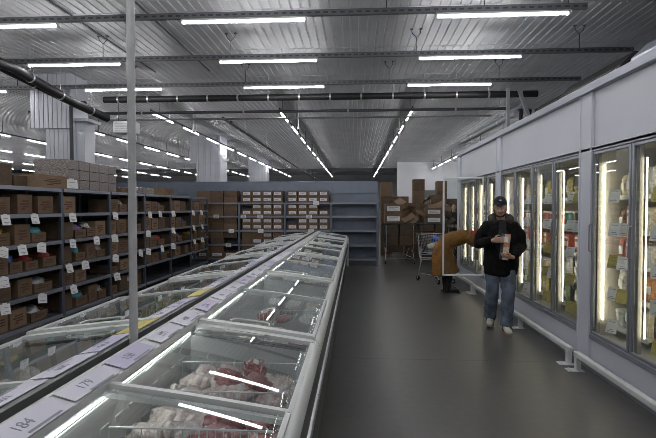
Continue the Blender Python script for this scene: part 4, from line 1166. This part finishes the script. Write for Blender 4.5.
q.add(up_ + lo_, fs + [[j + 2 * N_ for j in reversed(f)] for f in fs] + [(N_ + i, N_ + i + 1, 3 * N_ + i + 1, 3 * N_ + i) for i in range(nb)] + [(0, N_, 3 * N_, 2 * N_), (nb, nb + 2 * N_, nb + 3 * N_, nb + N_)], 0, True); q.build('brim', bpy.data.materials['navy_cap'], cap)
q = MB(); q.sph(TH((0, -.076, .108)), (.019, .007, .008), 0, 14, 8, HR @ Euler((-.35, 0, 0)).to_matrix()); o = q.build('badge', M['paper'], cap); o['label'] = 'small pale badge on the cap front'
q = MB()
for e in (-1, 1): q.chain([TH((e * .077, .03, .05)), TH((e * .077, .03, .0)), TH((e * .068, .0, -.05)), TH((e * .044, -.05, -.096))], [(.007, .022), (.006, .014), (.006, .012), (.010, .012)], HR @ V3(1, 0, 0), 10)
q.chain([TH((-.044, -.052, -.096)), TH((0, -.078, -.104)), TH((.044, -.052, -.096))], [.012, .015, .012], (0, 0, 1), 10)
q.chain([TH((-.026, -.088, -.064)), TH((0, -.098, -.057)), TH((.026, -.088, -.064))], [.004, .005, .004], (0, 0, 1), 8)
q.chain([TH((-.066, .06, .02)), TH((0, .112, -.01)), TH((.066, .06, .02))], [.03, .034, .03], (0, 0, 1), 10)
q.blob('beard_and_hair', mat('dark_hair', (.045, .030, .021), .8, 0, .3, 80, .6, 160), .005, 2, man, (.002, 60))
# the pack he carries
t = thing('food_pack', 'tall orange and white food pack held against the jacket by the man', 'food pack', (1.88, 6.075, 1.115), math.radians(-9))
t.rotation_euler = (math.radians(-6), math.radians(5), math.radians(-24))
q = MB(); nx, nz = 9, 13
for sgn in (-1, 1):
    vs = []
    for j in range(nz):
        for i in range(nx):
            u, v = i / (nx - 1) * 2 - 1, j / (nz - 1) * 2 - 1
            tt = max(0, 1 - u * u) ** .5 * max(0, 1 - v ** 6) ** .5; vs.append((u * .055, sgn * (.004 + .030 * tt), v * .165))
    fs = [(j * nx + i, j * nx + i + 1, (j + 1) * nx + i + 1, (j + 1) * nx + i) for j in range(nz - 1) for i in range(nx - 1)]
    for f in fs:
        ix, jz = f[0] % nx, f[0] // nx
        q.add([vs[k] for k in f], [(0, 1, 2, 3)], 1 if ix < 3 else 2 if (jz % 5) in (1, 2) else 0, True)
q.build('pouch', [colmat('pack_face_cream', (.68, .56, .44)), colmat('pack_side_dark', (.05, .06, .06)), colmat('pack_face_orange', (.52, .25, .12))], t)
MB().b2((-.03, -.037, .06), (.03, -.033, .12)).build('pack_label', M['paper'], t)
# ---- shopper bending into the far fridge
och = mat('ochre_coat', (.25, .11, .02), .85, 0, .15, 18, .5, 50)
bp = thing('person', 'shopper in long ochre coat and black boots bending into the open fridge', 'person', (1.80, 9.06, 0))
blk = mat('black_trousers', (.012, .012, .013), .8, 0, .2, 20, .3, 50)
# local x towards the fridge
HB = Matrix(((0, -1, 0), (1, 0, 0), (0, 0, 1))).to_3x3()        # face -y -> +x
HB = Euler((0, math.radians(55), 0)).to_matrix() @ Matrix(((0, -1, 0), (1, 0, 0), (0, 0, 1)))
hb = V3(.50, 0, 1.06)
q = MB(); head(q, hb, HB, .95)
q.chain([(.34, 0, 1.07), (.44, 0, 1.07)], [.055, .05])
q.chain([(-.13, 0, .90), (.02, 0, 1.0), (.18, 0, 1.04), (.34, 0, 1.06)], [(.14, .10), (.13, .10), (.15, .11), (.14, .085)], (0, 1, 0))
for e in (-1, 1):
    q.chain([(.32, e * .16, 1.05), (.48, e * .19, .90), (.66, e * .12, .87)], [.046, .038, .025]); hand(q, (.67, e * .12, .87), (1, 0, -.1), (0, -e, -.2), (0, 0, 1), .4, .92)
    q.chain([(-.13, e * .085, .90), (-.06, e * .09, .50), (-.08, e * .09, .10)], [.085, .052, .036]); q.chain([(-.10, e * .09, .05), (.08, e * .09, .045)], [.034, .03])
q.blob('body', skin, .006, 3, bp); eyes(bp, hb, HB, .95)
q = MB()
q.chain([(-.10, 0, .36), (-.15, 0, .60), (-.15, 0, .82), (-.08, 0, .955), (.06, 0, 1.01), (.22, 0, 1.05), (.36, 0, 1.07)], [(.27, .26), (.24, .215), (.215, .175), (.20, .165), (.20, .15), (.20, .14), (.13, .09)], (0, 1, 0), 28, 0, .12)
for e in (-1, 1): q.chain([(.30, e * .15, 1.05), (.47, e * .20, .91), (.62, e * .125, .87)], [.085, .072, .055], n=16)
q.blob('coat', och, .010, 5, bp, (.018, 6))
q = MB()
for e in (-1, 1): q.chain([(-.13, e * .085, .88), (-.06, e * .095, .50), (-.07, e * .095, .22)], [.105, .085, .08])
q.blob('trousers', blk, .009, 4, bp, (.008, 10))
for e in (-1, 1):
    g = MB(); g.chain([(-.075, e * .095, .40), (-.08, e * .095, .22), (-.08, e * .095, .09)], [.082, .07, .058]); g.chain([(-.11, e * .095, .052), (0, e * .095, .052), (.11, e * .095, .042)], [(.048, .052), (.050, .05), (.044, .038)], (0, 1, 0), 16)
    b_ = g.blob('boot', mat('black_boot', (.012, .012, .012), .45), .007, 3, bp)
    MB().b2((-.16, e * .095 - .05, 0), (.15, e * .095 + .05, .02), 0, .006).build('sole', M['black'], b_)
q = MB(); TB = lambda p: hb + HB @ (Vector(p) * .95)
q.sph(TB((0, .035, .035)), (.098, .10, .105), 0, 22, 14, HB); q.chain([TB((0, .07, -.05)), V3(.36, 0, 1.10)], [.075, .085])
o = q.blob('hood', mat('red_hood', (.40, .05, .04), .85, 0, .15, 20, .4, 60), .009, 4, bp, (.006, 14)); o['label'] = 'red knitted hood over the head'
# ---- worker far behind the carts
wk = thing('person', 'distant worker in dark vest and pale sleeves standing near carton stacks', 'person', (3.06, 15.05, 0), math.radians(-8))
hw = V3(0, -.03, 1.60)
q = MB(); head(q, hw, ID, .98); q.chain([(0, .01, 1.36), (0, -.01, 1.52)], [.06, .052])
q.chain([(0, 0, .90), (0, 0, 1.05), (0, 0, 1.22), (0, 0, 1.38)], [(.15, .10), (.13, .10), (.15, .11), (.13, .08)])
for e in (-1, 1):
    q.chain([(e * .175, 0, 1.36), (e * .25, .0, 1.10), (e * .12, -.24, 1.02)], [.05, .042, .028]); hand(q, (e * .11, -.25, 1.02), (-e * .5, -.85, 0), (-e, .3, -.3), (0, 0, 1), .4)
    q.chain([(e * .09, 0, .90), (e * .10, -.01, .50), (e * .10, 0, .10)], [.085, .055, .038]); q.chain([(e * .10, .02, .05), (e * .10, -.13, .045)], [.034, .03])
q.blob('body', skin, .0065, 3, wk); eyes(wk, hw, ID, .98)
q = MB(); q.chain([(0, 0, .84), (0, 0, 1.05), (0, 0, 1.25), (0, .0, 1.36), (0, 0, 1.42)], [(.20, .145), (.185, .14), (.20, .14), (.19, .115), (.10, .08)], (1, 0, 0), 22); q.blob('vest', mat('dark_vest', (.02, .022, .03), .8, 0, .2, 20, .4, 40), .010, 4, wk, (.008, 9))
q = MB()
for e in (-1, 1): q.chain([(e * .165, 0, 1.36), (e * .25, 0, 1.10), (e * .14, -.21, 1.025)], [.068, .058, .042])
q.blob('sleeves', mat('pale_sleeves', (.42, .44, .48), .85, 0, .1, 20), .010, 4, wk, (.006, 12))
q = MB(); q.chain([(0, 0, .95), (0, 0, .88)], [(.16, .12), (.165, .125)])
for e in (-1, 1): q.chain([(e * .09, 0, .90), (e * .10, -.01, .50), (e * .10, 0, .10)], [.10, .08, .07])
q.blob('trousers', blk, .010, 4, wk, (.008, 10))
for e in (-1, 1):
    g = MB(); g.chain([(e * .10, .05, .05), (e * .10, -.05, .05), (e * .10, -.16, .04)], [.046, .048, .038]); g.blob('shoe', M['black'], .008, 3, wk)
q = MB(); q.sph(hw + V3(0, .035, .04), (.082, .095, .088), 0, 18, 12); q.chain([hw + V3(-.075, .01, -.02), hw + V3(0, .1, -.04), hw + V3(.075, .01, -.02)], [.02, .035, .02], (0, 0, 1), 10); q.blob('hair', bpy.data.materials['dark_hair'], .008, 2, wk, (.004, 40))
for d_ in (KINDS, ): [k.drop() for k in d_.values()]
for k in list(KB.values()) + list(fp.values()) + chk + rdk + trk + KC + KF: k.drop()
